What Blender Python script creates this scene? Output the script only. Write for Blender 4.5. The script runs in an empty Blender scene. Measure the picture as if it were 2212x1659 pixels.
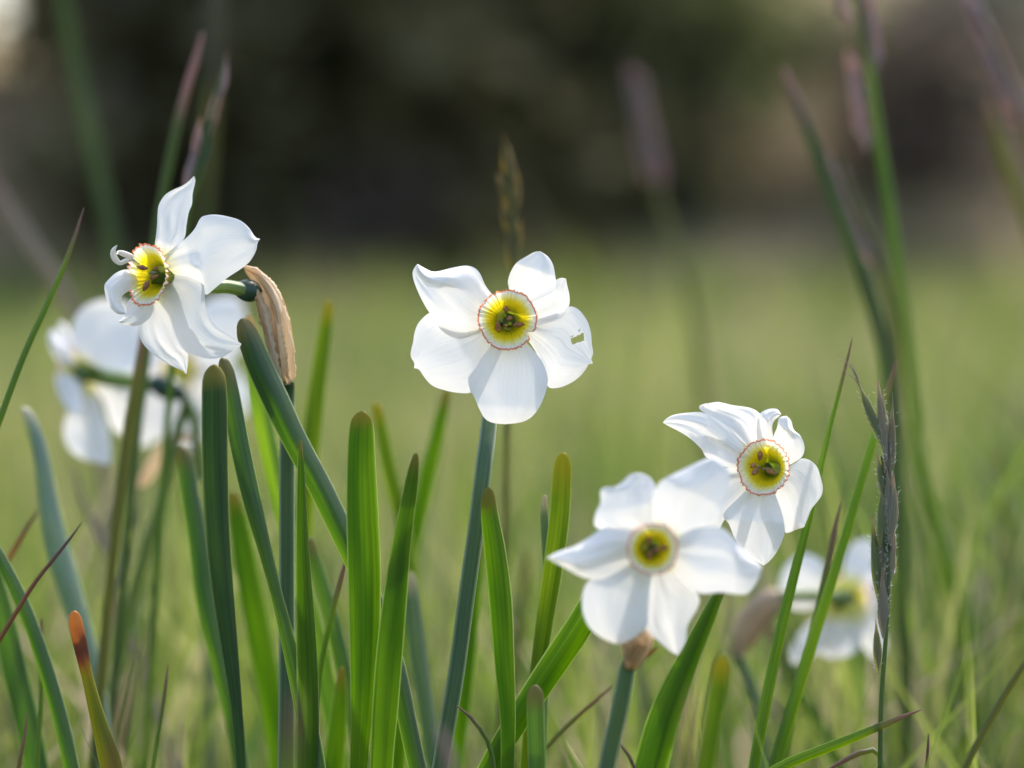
import bpy, math, random
import numpy as np
from mathutils import Vector, noise
R = math.radians
random.seed(7)
rng = np.random.default_rng(11)
scene = bpy.context.scene
col = scene.collection

# ------------------------------------------------------------------ camera
FOCUS = 1.075
cam_data = bpy.data.cameras.new('camera')
cam = bpy.data.objects.new('camera', cam_data)
col.objects.link(cam)
scene.camera = cam
CAM = Vector((0, 0, 0.38))
PITCH = 1.75
cam.location = CAM
cam.rotation_euler = (R(90 - PITCH), 0, 0)
cam_data.sensor_width = 17.3
cam_data.lens = 60
cam_data.clip_start = 0.02
cam_data.clip_end = 3000
cam_data.dof.use_dof = True
cam_data.dof.focus_distance = FOCUS
cam_data.dof.aperture_fstop = 2.9
cam_data.dof.aperture_blades = 0

# ------------------------------------------------------------------ light
SUN_EL, SUN_AZ = 50, 32          # behind the flowers, to the right
world = bpy.data.worlds.new('World')
scene.world = world
world.use_nodes = True
wn = world.node_tree
bg = wn.nodes['Background']
sky = wn.nodes.new('ShaderNodeTexSky')
sky.sky_type = 'NISHITA'
sky.sun_disc = False
sky.sun_elevation = R(SUN_EL)
sky.sun_rotation = R(SUN_AZ)
sky.air_density = 1.0
sky.dust_density = 3.4
sky.ozone_density = 0.3
wn.links.new(sky.outputs[0], bg.inputs[0])
bg.inputs[1].default_value = 0.15
sd = bpy.data.lights.new('sun', 'SUN')
sd.energy = 2.1
sd.angle = R(0.6)
sd.color = (1.0, 0.96, 0.89)
sun = bpy.data.objects.new('sun', sd)
col.objects.link(sun)
S = Vector((math.sin(R(SUN_AZ)) * math.cos(R(SUN_EL)), math.cos(R(SUN_AZ)) * math.cos(R(SUN_EL)), math.sin(R(SUN_EL))))
sun.rotation_euler = S.to_track_quat('Z', 'Y').to_euler()
sun.location = (3, 5, 8)
vs = scene.view_settings
vs.view_transform = 'Standard'
vs.look = 'None'
vs.exposure = 1.42
vs.gamma = 1
cy = scene.cycles
cy.use_denoising = True
cy.max_bounces = 10
cy.diffuse_bounces = 6
cy.transmission_bounces = 8
cy.transparent_max_bounces = 8
cy.caustics_reflective = False
cy.caustics_refractive = False
cy.sample_clamp_indirect = 6

# ------------------------------------------------------------------ camera rays: a point of the photo (2212 wide) at a depth
K = 17.3 / 60 / 2212
FWD = Vector((0, math.cos(R(PITCH)), -math.sin(R(PITCH))))
UP = Vector((0, math.sin(R(PITCH)), math.cos(R(PITCH))))
RIGHT = Vector((1, 0, 0))
def W(x, y, d):
    return CAM + FWD * d + RIGHT * ((x - 1106) * K * d) + UP * ((829.5 - y) * K * d)
def crop(ox, oy, s):
    return lambda x, y: ((ox + x * s) * 0.8641, (oy + y * s) * 0.8641)

# ------------------------------------------------------------------ materials
def newmat(name):
    m = bpy.data.materials.new(name)
    m.use_nodes = True
    nt = m.node_tree
    nt.nodes.clear()
    out = nt.nodes.new('ShaderNodeOutputMaterial')
    return m, nt, out
def N(nt, kind, **kw):
    n = nt.nodes.new(kind)
    for k, v in kw.items():
        if k.startswith('i_'):
            n.inputs[k[2:].replace('_', ' ')].default_value = v
        else:
            setattr(n, k, v)
    return n
def ramp(nt, stops, fac=None, interp='LINEAR'):
    r = nt.nodes.new('ShaderNodeValToRGB')
    r.color_ramp.interpolation = interp
    e = r.color_ramp.elements
    while len(e) < len(stops):
        e.new(0.5)
    for k, (p, c) in enumerate(stops):
        e[k].position = p
        e[k].color = (*c, 1) if len(c) == 3 else c
    if fac is not None:
        nt.links.new(fac, r.inputs[0])
    return r
def mixc(nt, fac, a, b, mode='MIX'):
    m = nt.nodes.new('ShaderNodeMix')
    m.data_type = 'RGBA'
    m.blend_type = mode
    for sock, v in ((m.inputs[0], fac), (m.inputs[6], a), (m.inputs[7], b)):
        if hasattr(v, 'is_linked'):
            nt.links.new(v, sock)
        elif isinstance(v, (int, float)):
            sock.default_value = v
        else:
            sock.default_value = (*v, 1)
    return m.outputs[2]
def streaks(nt, sx, sy, detail=3):
    """noise stretched along the length of a blade or petal (uv: across, along)"""
    uv = N(nt, 'ShaderNodeUVMap')
    mp = N(nt, 'ShaderNodeMapping')
    mp.inputs['Scale'].default_value = (sx, sy, 1)
    nt.links.new(uv.outputs[0], mp.inputs[0])
    oi = N(nt, 'ShaderNodeObjectInfo')
    ns = N(nt, 'ShaderNodeTexNoise', noise_dimensions='4D')
    ns.inputs['Scale'].default_value = 1
    ns.inputs['Detail'].default_value = detail
    mul = N(nt, 'ShaderNodeMath', operation='MULTIPLY')
    mul.inputs[1].default_value = 37
    nt.links.new(oi.outputs['Random'], mul.inputs[0])
    nt.links.new(mul.outputs[0], ns.inputs['W'])
    nt.links.new(mp.outputs[0], ns.inputs['Vector'])
    return ns.outputs[0]
def sheet_shader(nt, out, ref, trans, tw, rough=0.5, spec=0.3, bump=None, bstr=0.3, bdist=0.0004, coat=0):
    """a thin plant sheet: reflects one colour and lets another through"""
    p = N(nt, 'ShaderNodeBsdfPrincipled')
    p.inputs['Roughness'].default_value = rough
    p.inputs['Specular IOR Level'].default_value = spec
    t = N(nt, 'ShaderNodeBsdfTranslucent')
    mx = N(nt, 'ShaderNodeMixShader')
    mx.inputs[0].default_value = tw
    for v, s in ((ref, p.inputs['Base Color']), (trans, t.inputs[0])):
        if hasattr(v, 'is_linked'):
            nt.links.new(v, s)
        else:
            s.default_value = (*v, 1)
    if bump is not None:
        b = N(nt, 'ShaderNodeBump')
        b.inputs['Strength'].default_value = bstr
        b.inputs['Distance'].default_value = bdist
        nt.links.new(bump, b.inputs['Height'])
        nt.links.new(b.outputs[0], p.inputs['Normal'])
        nt.links.new(b.outputs[0], t.inputs['Normal'])
    nt.links.new(p.outputs[0], mx.inputs[1])
    nt.links.new(t.outputs[0], mx.inputs[2])
    nt.links.new(mx.outputs[0], out.inputs[0])
    return p

def petal_material(name, wide=0.0, white=(0.86, 0.84, 0.815), base=(0.72, 0.68, 0.12)):
    m, nt, out = newmat(name)
    uv = N(nt, 'ShaderNodeUVMap')
    sp = N(nt, 'ShaderNodeSeparateXYZ')
    nt.links.new(uv.outputs[0], sp.inputs[0])
    st = streaks(nt, 26, 1.3, 4)
    st2 = streaks(nt, 7, 3, 2)
    r = ramp(nt, [(0.0, base), (0.05 + wide, base), (0.21 + wide * 1.5, white)], sp.outputs[1])
    c = mixc(nt, ramp(nt, [(0.35, (0, 0, 0)), (0.75, (0.13, 0.13, 0.13))], st).outputs[0], r.outputs[0], (0.74, 0.76, 0.78))
    add = N(nt, 'ShaderNodeMath', operation='ADD')
    nt.links.new(st, add.inputs[0])
    nt.links.new(st2, add.inputs[1])
    vein = streaks(nt, 60, 1.0, 2)
    add2 = N(nt, 'ShaderNodeMath', operation='ADD')
    nt.links.new(add.outputs[0], add2.inputs[0])
    nt.links.new(vein, add2.inputs[1])
    sheet_shader(nt, out, c, c, 0.27, 0.55, 0.2, add2.outputs[0], 0.28, 0.0005)
    return m
PETAL = petal_material('petal_white')
PETALBACK = petal_material('petal_white_yellow_base', wide=0.13)

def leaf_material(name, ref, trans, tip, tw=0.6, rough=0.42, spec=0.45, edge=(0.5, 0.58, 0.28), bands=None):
    m, nt, out = newmat(name)
    a = N(nt, 'ShaderNodeAttribute', attribute_name='tipmask')
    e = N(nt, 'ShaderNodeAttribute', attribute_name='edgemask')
    stw = streaks(nt, 9, 0.9, 2)
    stn = streaks(nt, 46, 1.0, 3)
    sm = N(nt, 'ShaderNodeMath', operation='MULTIPLY_ADD')
    nt.links.new(stn, sm.inputs[0])
    sm.inputs[1].default_value = 0.55
    sw = N(nt, 'ShaderNodeMath', operation='MULTIPLY')
    nt.links.new(stw, sw.inputs[0])
    sw.inputs[1].default_value = 0.45
    nt.links.new(sw.outputs[0], sm.inputs[2])
    st = sm.outputs[0]
    if bands:
        ref, trans = bands[0][1], bands[0][2]
    blot = streaks(nt, 2.5, 9, 3)
    dark = tuple(v * 0.62 for v in ref)
    light = tuple(min(1, v * 1.35) for v in ref)
    c1 = ramp(nt, [(0.28, dark), (0.72, light)], st).outputs[0]
    t1 = ramp(nt, [(0.3, tuple(v * 0.5 for v in trans)), (0.7, tuple(min(1, v * 1.3) for v in trans))], st).outputs[0]
    if bands:
        c1 = ramp(nt, [(p, a_) for p, a_, b_ in bands], st).outputs[0]
        t1 = ramp(nt, [(p, b_) for p, a_, b_ in bands], st).outputs[0]
    big = ramp(nt, [(0.35, (0.62, 0.7, 0.85)), (0.62, (1.2, 1.12, 0.9))], streaks(nt, 1.6, 2.2, 2)).outputs[0]
    t1 = mixc(nt, 1.0, t1, big, 'MULTIPLY')
    bl = ramp(nt, [(0.38, (0, 0, 0)), (0.7, (0.35, 0.35, 0.35))], blot).outputs[0]
    c1 = mixc(nt, bl, c1, (ref[0] * 0.9, ref[1] * 1.05, ref[2] * 1.5))
    c2 = mixc(nt, e.outputs['Fac'], c1, edge)  # the leaf's own pale margin, brightened with painted rim light
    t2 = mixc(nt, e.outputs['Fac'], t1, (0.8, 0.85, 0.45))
    # the mask of the withered tip is broken up a little
    if isinstance(tip, list):
        f0 = tip[0]
        tip = ramp(nt, tip[1:], a.outputs['Fac']).outputs[0]
        am = ramp(nt, [(0.05, (0, 0, 0)), (f0, (1, 1, 1))], a.outputs['Fac']).outputs[0]
        c3 = mixc(nt, am, c2, tip)
        t3 = mixc(nt, am, t2, tip)
        sheet_shader(nt, out, c3, t3, tw, rough, spec, st, 0.35, 0.0005)
        return m
    c3 = mixc(nt, a.outputs['Fac'], c2, tip)
    t3 = mixc(nt, a.outputs['Fac'], t2, tuple(min(1, v * 1.25) for v in tip))
    sheet_shader(nt, out, c3, t3, tw, rough, spec, st, 0.35, 0.0005)
    return m
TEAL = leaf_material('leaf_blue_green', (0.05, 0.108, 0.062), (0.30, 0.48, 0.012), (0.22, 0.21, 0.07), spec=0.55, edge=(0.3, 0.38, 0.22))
SHADED = leaf_material('leaf_shaded_green', (0.026, 0.07, 0.028), (0.20, 0.32, 0.006), (0.24, 0.22, 0.04), 0.5, spec=0.35, edge=(0.2, 0.28, 0.1))  # shade on the upright leaf, put into a darker and less translucent green
GREEN = leaf_material('leaf_green', (0.028, 0.072, 0.010), (0.33, 0.53, 0.002), (0.26, 0.24, 0.04), 0.6, spec=0.25)
YELLOWTIP = leaf_material('leaf_yellow_tip', (0.05, 0.10, 0.018), (0.38, 0.52, 0.005), (0.36, 0.33, 0.025), spec=0.25)
PALE = leaf_material('leaf_glaucous', (0.15, 0.21, 0.18), (0.26, 0.38, 0.10), (0.4, 0.38, 0.26))
PALELIT = leaf_material('leaf_pale_sunlit', (0.26, 0.34, 0.28), (0.36, 0.5, 0.16), (0.45, 0.45, 0.34), 0.45, 0.35, 0.6)  # sunlight on the arched upper face, put into a brighter leaf colour
ORANGE = leaf_material('leaf_orange_tip', (0.085, 0.12, 0.02), (0.45, 0.46, 0.015), [0.35, (0.2, (0.42, 0.22, 0.03)), (0.38, (0.30, 0.11, 0.045)), (0.5, (0.20, 0.075, 0.04)), (0.75, (0.24, 0.09, 0.04)), (0.86, (0.52, 0.22, 0.06)), (1.0, (0.60, 0.30, 0.08))])
BLADE = leaf_material('grass_green', (0.05, 0.105, 0.02), (0.40, 0.58, 0.015), (0.26, 0.17, 0.13), 0.55)
BLADEDARK = leaf_material('grass_dark_green', (0.07, 0.12, 0.035), (0.36, 0.52, 0.03), (0.24, 0.15, 0.13), 0.5)
OLIVE = leaf_material('grass_olive', (0.11, 0.12, 0.04), (0.36, 0.38, 0.07), (0.28, 0.18, 0.11), 0.5)
RUST = leaf_material('grass_rust', (0.19, 0.095, 0.05), (0.4, 0.2, 0.08), (0.16, 0.09, 0.085), 0.5, edge=(0.25, 0.13, 0.07))
STRAW = leaf_material('grass_straw', (0.32, 0.27, 0.21), (0.45, 0.38, 0.28), (0.3, 0.22, 0.2), 0.45, edge=(0.4, 0.34, 0.26))
PINK = leaf_material('seedhead_pink', (0.6, 0.44, 0.42), (0.85, 0.62, 0.58), (0.5, 0.26, 0.28), 0.6, edge=(0.42, 0.32, 0.3))
PURPLE = leaf_material('spikelet_purple', (0.3, 0.2, 0.2), (0.6, 0.4, 0.3), (0.44, 0.24, 0.24), 0.5, edge=(0.75, 0.66, 0.55),
                       bands=[(0.36, (0.16, 0.2, 0.09), (0.5, 0.55, 0.16)), (0.47, (0.30, 0.26, 0.18), (0.6, 0.48, 0.3)), (0.55, (0.42, 0.36, 0.27), (0.7, 0.6, 0.42)), (0.63, (0.62, 0.55, 0.45), (0.85, 0.78, 0.6))])
SPIKEGREEN = leaf_material('spikelet_green', (0.2, 0.24, 0.1), (0.6, 0.64, 0.16), (0.42, 0.26, 0.22), 0.5, edge=(0.7, 0.62, 0.48),
                           bands=[(0.36, (0.14, 0.2, 0.07), (0.5, 0.6, 0.14)), (0.5, (0.24, 0.28, 0.12), (0.62, 0.66, 0.24)), (0.6, (0.38, 0.28, 0.24), (0.66, 0.5, 0.38)), (0.67, (0.58, 0.52, 0.42), (0.85, 0.78, 0.6))])
BLADEDIM = leaf_material('grass_dim_green', (0.065, 0.10, 0.045), (0.24, 0.34, 0.06), (0.34, 0.22, 0.2), 0.5)
STEM = leaf_material('stem_blue_green', (0.072, 0.132, 0.072), (0.3, 0.42, 0.07), (0.1, 0.16, 0.06), 0.3, 0.45, 0.35, edge=(0.34, 0.42, 0.28))  # edge colour paints rim light down the sides of the stem
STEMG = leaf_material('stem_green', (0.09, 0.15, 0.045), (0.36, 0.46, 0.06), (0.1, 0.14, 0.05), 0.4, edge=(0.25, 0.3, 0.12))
OVARY = leaf_material('ovary_dark_green', (0.018, 0.05, 0.03), (0.04, 0.1, 0.02), (0.03, 0.06, 0.03), 0.12, 0.35, 0.5, edge=(0.02, 0.06, 0.03))
TUBE = leaf_material('flower_tube', (0.16, 0.24, 0.08), (0.40, 0.5, 0.1), (0.5, 0.55, 0.3), 0.4, edge=(0.2, 0.3, 0.1))

def papery():
    m, nt, out = newmat('papery_spathe')
    st = streaks(nt, 7, 0.8, 5)
    b = streaks(nt, 3.5, 4.5, 6)
    ad = N(nt, 'ShaderNodeMath', operation='MULTIPLY_ADD')
    nt.links.new(st, ad.inputs[0])
    ad.inputs[1].default_value = 0.45
    hb = N(nt, 'ShaderNodeMath', operation='MULTIPLY')
    nt.links.new(b, hb.inputs[0])
    hb.inputs[1].default_value = 0.55
    nt.links.new(hb.outputs[0], ad.inputs[2])
    c = ramp(nt, [(0.34, (0.48, 0.28, 0.12)), (0.45, (0.68, 0.49, 0.29)), (0.53, (0.80, 0.66, 0.46)), (0.62, (0.88, 0.80, 0.66))], ad.outputs[0]).outputs[0]
    sheet_shader(nt, out, c, c, 0.55, 0.6, 0.25, ad.outputs[0], 0.5, 0.0015)
    return m
SPATHE = papery()
def greyspathe():
    m, nt, out = newmat('papery_spathe_grey')
    st = streaks(nt, 9, 1.1, 5)
    c = ramp(nt, [(0.25, (0.34, 0.24, 0.15)), (0.7, (0.66, 0.54, 0.4))], st).outputs[0]
    sheet_shader(nt, out, c, c, 0.35, 0.6, 0.25)
    return m
SPATHEGREY = greyspathe()

def corona_material():
    m, nt, out = newmat('corona_cup')
    uv = N(nt, 'ShaderNodeUVMap')
    sp = N(nt, 'ShaderNodeSeparateXYZ')
    nt.links.new(uv.outputs[0], sp.inputs[0])
    ns = streaks(nt, 70, 1.2, 3)
    ad = N(nt, 'ShaderNodeMath', operation='MULTIPLY_ADD')
    nt.links.new(ns, ad.inputs[0])
    ad.inputs[1].default_value = 0.13
    sb = N(nt, 'ShaderNodeMath', operation='SUBTRACT')
    nt.links.new(sp.outputs[1], sb.inputs[0])
    sb.inputs[1].default_value = 0.065
    nt.links.new(sb.outputs[0], ad.inputs[2])
    c = ramp(nt, [(0.0, (0.10, 0.17, 0.015)), (0.27, (0.16, 0.24, 0.012)), (0.42, (0.46, 0.41, 0.008)), (0.52, (0.72, 0.58, 0.01)), (0.65, (0.80, 0.64, 0.012)),
                  (0.73, (0.82, 0.74, 0.18)), (0.84, (0.85, 0.81, 0.50)), (0.91, (0.86, 0.85, 0.8)), (0.94, (0.86, 0.84, 0.79)), (0.985, (0.82, 0.45, 0.3))], ad.outputs[0]).outputs[0]
    sheet_shader(nt, out, c, c, 0.45, 0.5, 0.3, ns, 0.5, 0.0005)
    return m
CORONA = corona_material()
def plain(name, c, rough=0.5, tw=0.2, trans=None, scale=300, var=0.35):
    m, nt, out = newmat(name)
    tc = N(nt, 'ShaderNodeTexCoord')
    ns = N(nt, 'ShaderNodeTexNoise')
    ns.inputs['Scale'].default_value = scale
    ns.inputs['Detail'].default_value = 4
    nt.links.new(tc.outputs['Object'], ns.inputs['Vector'])
    cc = ramp(nt, [(0.3, tuple(v * (1 - var) for v in c)), (0.7, tuple(min(1, v * (1 + var)) for v in c))], ns.outputs[0]).outputs[0]
    sheet_shader(nt, out, cc, trans or cc, tw, rough, 0.3, ns.outputs[0], 0.4, 0.0004)
    return m
RIM = plain('corona_red_rim', (0.74, 0.22, 0.10), 0.5, 0.4, (0.9, 0.32, 0.16), 900, 0.3)
ANTHER = plain('anther_brown', (0.40, 0.19, 0.095), 0.6, 0.15, None, 900)
STIGMA = plain('stigma_pale', (0.42, 0.45, 0.22), 0.5, 0.4, None, 900)
LITSPOT = plain('lit_spot_yellow_green', (0.42, 0.52, 0.03), 0.5, 0.4, None, 900)  # light showing through gaps of the tube, added as small coloured pieces
HAIR = plain('hair_white', (0.75, 0.75, 0.7), 0.5, 0.5)

# ------------------------------------------------------------------ objects
def empty(name, loc, label, cat, group=None):
    o = bpy.data.objects.new(name, None)
    o.empty_display_size = 0.01
    col.objects.link(o)
    o.location = loc
    tag(o, label, cat, group)
    return o
def tag(o, label=None, cat=None, group=None, kind=None):
    for k, v in (('label', label), ('category', cat), ('group', group), ('kind', kind)):
        if v:
            o[k] = v
def root_of(o):
    while o.parent:
        o = o.parent
    return o
class MB:
    """collects vertices and faces of one mesh (world coordinates)"""
    def __init__(s):
        s.v, s.f, s.uv, s.tip, s.edge = [], [], [], [], []
    def grid(s, rows, uvs, tips=None, edges=None, wrap=False, skip=None):
        n0 = len(s.v)
        nr, nc = len(rows), len(rows[0])
        for i in range(nr):
            for j in range(nc):
                s.v.append(rows[i][j])
                s.uv.append(uvs[i][j])
                s.tip.append(tips[i][j] if tips else 0)
                s.edge.append(edges[i][j] if edges else 0)
        for i in range(nr - 1):
            for j in range(nc if wrap else nc - 1):
                if skip and skip(i, j):
                    continue
                k = (j + 1) % nc
                s.f.append((n0 + i * nc + j, n0 + i * nc + k, n0 + (i + 1) * nc + k, n0 + (i + 1) * nc + j))
    def cap(s, start, n, flip=False):
        idx = list(range(start, start + n))
        s.f.append(tuple(reversed(idx)) if flip else tuple(idx))
    def build(s, name, mat, parent=None, loc=None, smooth=True):
        me = bpy.data.meshes.new(name)
        o = bpy.data.objects.new(name, me)
        col.objects.link(o)
        off = Vector(loc) if loc is not None else (root_of(parent).location.copy() if parent else Vector((0, 0, 0)))
        me.from_pydata([tuple(Vector(p) - off) for p in s.v], [], s.f)
        if s.uv:
            ul = me.uv_layers.new(name='uv')
            li = np.empty(len(me.loops), dtype=np.int32)
            me.loops.foreach_get('vertex_index', li)
            ul.data.foreach_set('uv', np.asarray(s.uv, dtype=np.float32)[li].ravel())
        for nm, arr in (('tipmask', s.tip), ('edgemask', s.edge)):
            if arr and any(arr):
                at = me.attributes.new(nm, 'FLOAT', 'POINT')
                at.data.foreach_set('value', np.asarray(arr, dtype=np.float32))
        me.materials.append(mat)
        if smooth:
            me.polygons.foreach_set('use_smooth', [True] * len(me.polygons))
        if parent:
            o.parent = parent
        elif loc is not None:
            o.location = off
        return o

def spline(pts, n):
    """Catmull-Rom through tuples of any length, n samples even in arc length"""
    P = [np.asarray(p, float) for p in pts]
    if len(P) == 2:
        P = [P[0], (P[0] + P[1]) / 2, P[1]]
    P = [2 * P[0] - P[1]] + P + [2 * P[-1] - P[-2]]
    out = []
    for i in range(1, len(P) - 2):
        a, b, c, d = P[i - 1:i + 3]
        for t in np.linspace(0, 1, 14, endpoint=False):
            out.append(0.5 * (2 * b + (c - a) * t + (2 * a - 5 * b + 4 * c - d) * t * t + (3 * b - a - 3 * c + d) * t ** 3))
    out.append(P[-2])
    A = np.array(out)
    seg = np.linalg.norm(np.diff(A[:, :3], axis=0), axis=1) + 1e-9
    s = np.concatenate([[0], np.cumsum(seg)])
    q = np.linspace(0, s[-1], n)
    return np.stack([np.interp(q, s, A[:, k]) for k in range(A.shape[1])], axis=1)

def path3(pts, depth, to_ground=True, n=40, gx=0.35):
    """photo points (x, y, half width, [extra depth mm]) -> 3D centre line with half widths, led on down to the soil"""
    Q = []
    for p in pts:
        d = depth + (p[3] * 0.001 if len(p) > 3 else 0)
        w = W(p[0], p[1], d)
        Q.append((w.x, w.y, w.z, p[2] * K * d))
    if to_ground:
        a, b = Q[-2], Q[-1]
        dz = max(1e-4, a[2] - b[2])
        sx, sy = (b[0] - a[0]) / dz, (b[1] - a[1]) / dz
        sx = max(-1.0, min(1.0, sx))
        z0 = b[2]
        for f in (0.25, 0.6, 1.0):
            z = z0 * (1 - f) - 0.004 * f
            drop = z0 * f * (1 - 0.45 * f)
            Q.append((b[0] + sx * drop, b[1] + sy * drop * 0.5, z, b[3] * (1 - 0.12 * f)))
    return spline(Q, n)

def strip(mb, C, thick=0.0009, fold=0.25, twist=0.0, tiplen=0.0, tiphard=0.3, edge=0.0, nc=24, round_tip=True, ragged=0.0, v0=0.0, wob=0.0):
    """a closed leaf blade: lens section, channelled, along centre line C (x, y, z, half width); C[0] is the tip"""
    n = len(C)
    P = [Vector(c[:3]) for c in C]
    L = [0]
    for i in range(1, n):
        L.append(L[-1] + (P[i] - P[i - 1]).length)
    rows, uvs, tips, edges = [], [], [], []
    sd_ = random.random() * 50
    for i in range(n):
        T = (P[min(i + 1, n - 1)] - P[max(i - 1, 0)]).normalized()
        view = (P[i] - CAM).normalized()
        A = T.cross(view)
        if A.length < 1e-4:
            A = Vector((1, 0, 0))
        A.normalize()
        B = T.cross(A).normalized()          # away from or towards the camera
        if B.dot(view) < 0:
            B = -B
        tw = twist + wob * noise.noise(Vector((sd_, L[i] * 14, 0)))
        A2 = A * math.cos(tw) + B * math.sin(tw)
        B2 = B * math.cos(tw) - A * math.sin(tw)
        h = max(C[i][3], 1e-5) / max(0.35, math.cos(tw))
        row, uvr, tp, ed = [], [], [], []
        for j in range(nc):
            a = 2 * math.pi * j / nc
            s = math.cos(a)
            sgn = math.sin(a)
            x = s * h * (1 + ragged * noise.noise(Vector((sd_ + (7 if s > 0 else 0), L[i] * 420, 1))) + ragged * noise.noise(Vector((sd_ + (7 if s > 0 else 0), L[i] * 1500, 2))))
            y = sgn * min(thick, h * 0.9) * 0.5 * (abs(sgn) ** 0.2) + fold * h * (abs(s) ** 1.5) - fold * h * 0.5
            row.append(P[i] + A2 * x + B2 * y)
            uvr.append((0.5 + 0.5 * s, v0 + L[i] * 9))
            m = 0
            if tiplen > 0:
                nz = noise.noise(Vector((s * 1.5 + sd_, L[i] * 300, sd_))) * 0.35
                m = max(0, min(1, (1 - L[i] / tiplen + nz * tiphard + tiphard) / (2 * tiphard + 1e-6)))
            tp.append(m)
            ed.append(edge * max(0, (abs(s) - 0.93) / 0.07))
        rows.append(row); uvs.append(uvr); tips.append(tp); edges.append(ed)
    st = len(mb.v)
    mb.grid(rows, uvs, tips, edges, wrap=True)
    mb.cap(st, nc)
    mb.cap(st + (n - 1) * nc, nc, True)

def rod(mb, C, flat=1.0, nc=14, ridges=0.0, tiplen=0.0, edge=0.0, wrinkle=0.0, taper_tip=False):
    """a closed round stem along C"""
    n = len(C)
    P = [Vector(c[:3]) for c in C]
    L = 0
    rows, uvs, tips, edges = [], [], [], []
    sd_ = random.random() * 90
    for i in range(n):
        if i:
            L += (P[i] - P[i - 1]).length
        T = (P[min(i + 1, n - 1)] - P[max(i - 1, 0)]).normalized()
        view = (P[i] - CAM).normalized()
        A = T.cross(view)
        if A.length < 1e-3:
            A = Vector((0, 0, 1)).cross(T)
        A.normalize()
        B = T.cross(A).normalized()
        h = max(C[i][3], 2e-5)
        row, uvr, tp, ed = [], [], [], []
        for j in range(nc):
            a = 2 * math.pi * j / nc
            r = h * (1 + ridges * math.cos(6 * a))
            if wrinkle:
                r *= 1 + wrinkle * noise.noise(Vector((math.cos(a) * 2.2 + sd_, math.sin(a) * 2.2, L * 55))) \
                       + 0.5 * wrinkle * noise.noise(Vector((math.cos(a) * 6 + sd_, math.sin(a) * 6, L * 90))) \
                       - 0.9 * wrinkle * max(0, 0.16 - abs(noise.noise(Vector((math.cos(a) * 3.1, math.sin(a) * 3.1 + sd_, L * 28))))) / 0.16
            row.append(P[i] + A * (math.cos(a) * r) + B * (math.sin(a) * r * flat))
            uvr.append((j / nc * 2 if j <= nc / 2 else 2 - j / nc * 2, L * 9))
            tp.append(max(0, min(1, 1.3 - L / tiplen)) if tiplen else 0)
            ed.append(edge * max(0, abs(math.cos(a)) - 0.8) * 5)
        rows.append(row); uvs.append(uvr); tips.append(tp); edges.append(ed)
    st = len(mb.v)
    mb.grid(rows, uvs, tips, edges, wrap=True)
    mb.cap(st, nc)
    mb.cap(st + (n - 1) * nc, nc, True)

def blob(mb, c, axis, length, rad, nu=12, nv=14, pw=0.8, rough=0.0):
    """an egg along axis"""
    axis = Vector(axis).normalized()
    a = axis.orthogonal().normalized()
    b = axis.cross(a)
    rows, uvs = [], []
    for i in range(nu + 1):
        t = i / nu
        r = rad * max(0.02, math.sin(math.pi * t)) ** pw
        row, uvr = [], []
        for j in range(nv):
            an = 2 * math.pi * j / nv
            rr = r * (1 + rough * noise.noise(Vector((math.cos(an) * 3, math.sin(an) * 3, t * 5 + c.x * 900))))
            row.append(c + axis * ((t - 0.5) * length) + a * math.cos(an) * rr + b * math.sin(an) * rr)
            uvr.append((j / nv, t))
        rows.append(row); uvs.append(uvr)
    st = len(mb.v)
    mb.grid(rows, uvs, wrap=True)
    mb.cap(st, nv)
    mb.cap(st + nu * nv, nv, True)

def inside(p, poly):
    r = False
    n = len(poly)
    for i in range(n):
        (x1, y1), (x2, y2) = poly[i], poly[(i + 1) % n]
        if (y1 > p[1]) != (y2 > p[1]) and p[0] < (x2 - x1) * (p[1] - y1) / (y2 - y1) + x1:
            r = not r
    return r

def petal(mb, tf, e0, e1, depth, prof, cup=0.0, wave=0.0, seed=0, tilt=None, nu=44, nv=26, holes=(), fold=0.0, foldpos=0.0):
    """one tepal between two edge lines that run from its base to its tip; prof = depth in mm from base to tip,
    cup = mm the edges stand back (+) or come forward (-), tilt = (photo x of hinge, mm per 100 px)"""
    A = spline([tf(*p) for p in e0], nu)
    B = spline([tf(*p) for p in e1], nu)
    pr = spline([(i / (len(prof) - 1), p) for i, p in enumerate(prof)], nu)[:, 1] if len(prof) > 2 else np.linspace(prof[0], prof[-1], nu)
    rows, uvs, pix = [], [], []
    for i in range(nu):
        u = i / (nu - 1)
        row, uvr, px = [], [], []
        for j in range(nv):
            s = j / (nv - 1)
            v = 2 * s - 1
            x = A[i][0] * (1 - s) + B[i][0] * s
            y = A[i][1] * (1 - s) + B[i][1] * s
            env = math.sin(math.pi * min(1, u * 0.9 + 0.05)) ** 0.7
            dz = pr[i] + cup * v * v * env - cup * 0.33 * env
            dz += wave * env * (noise.noise(Vector((u * 2.2 + seed * 3.1, v * 1.5, seed))) + 0.16 * noise.noise(Vector((u * 4 + seed, v * 4.5, seed + 7))))
            dz += 0.06 * abs(wave) * env * noise.noise(Vector((u * 2.0, v * 9, seed + 3)))
            if fold:
                dz += fold * abs(v - foldpos) * env
            if tilt:
                dz += (x - tilt[0]) * tilt[1] * 0.01
            row.append(W(x, y, depth + dz * 0.001))
            uvr.append((s, u))
            px.append((x, y))
        rows.append(row); uvs.append(uvr); pix.append(px)
    hs = [[tf(*p) for p in h] for h in holes]
    def skip(i, j):
        if not hs:
            return False
        c = ((pix[i][j][0] + pix[i + 1][j + 1][0]) / 2, (pix[i][j][1] + pix[i + 1][j + 1][1]) / 2)
        return any(inside(c, h) for h in hs)
    mb.grid(rows, uvs, skip=skip if hs else None)

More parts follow.
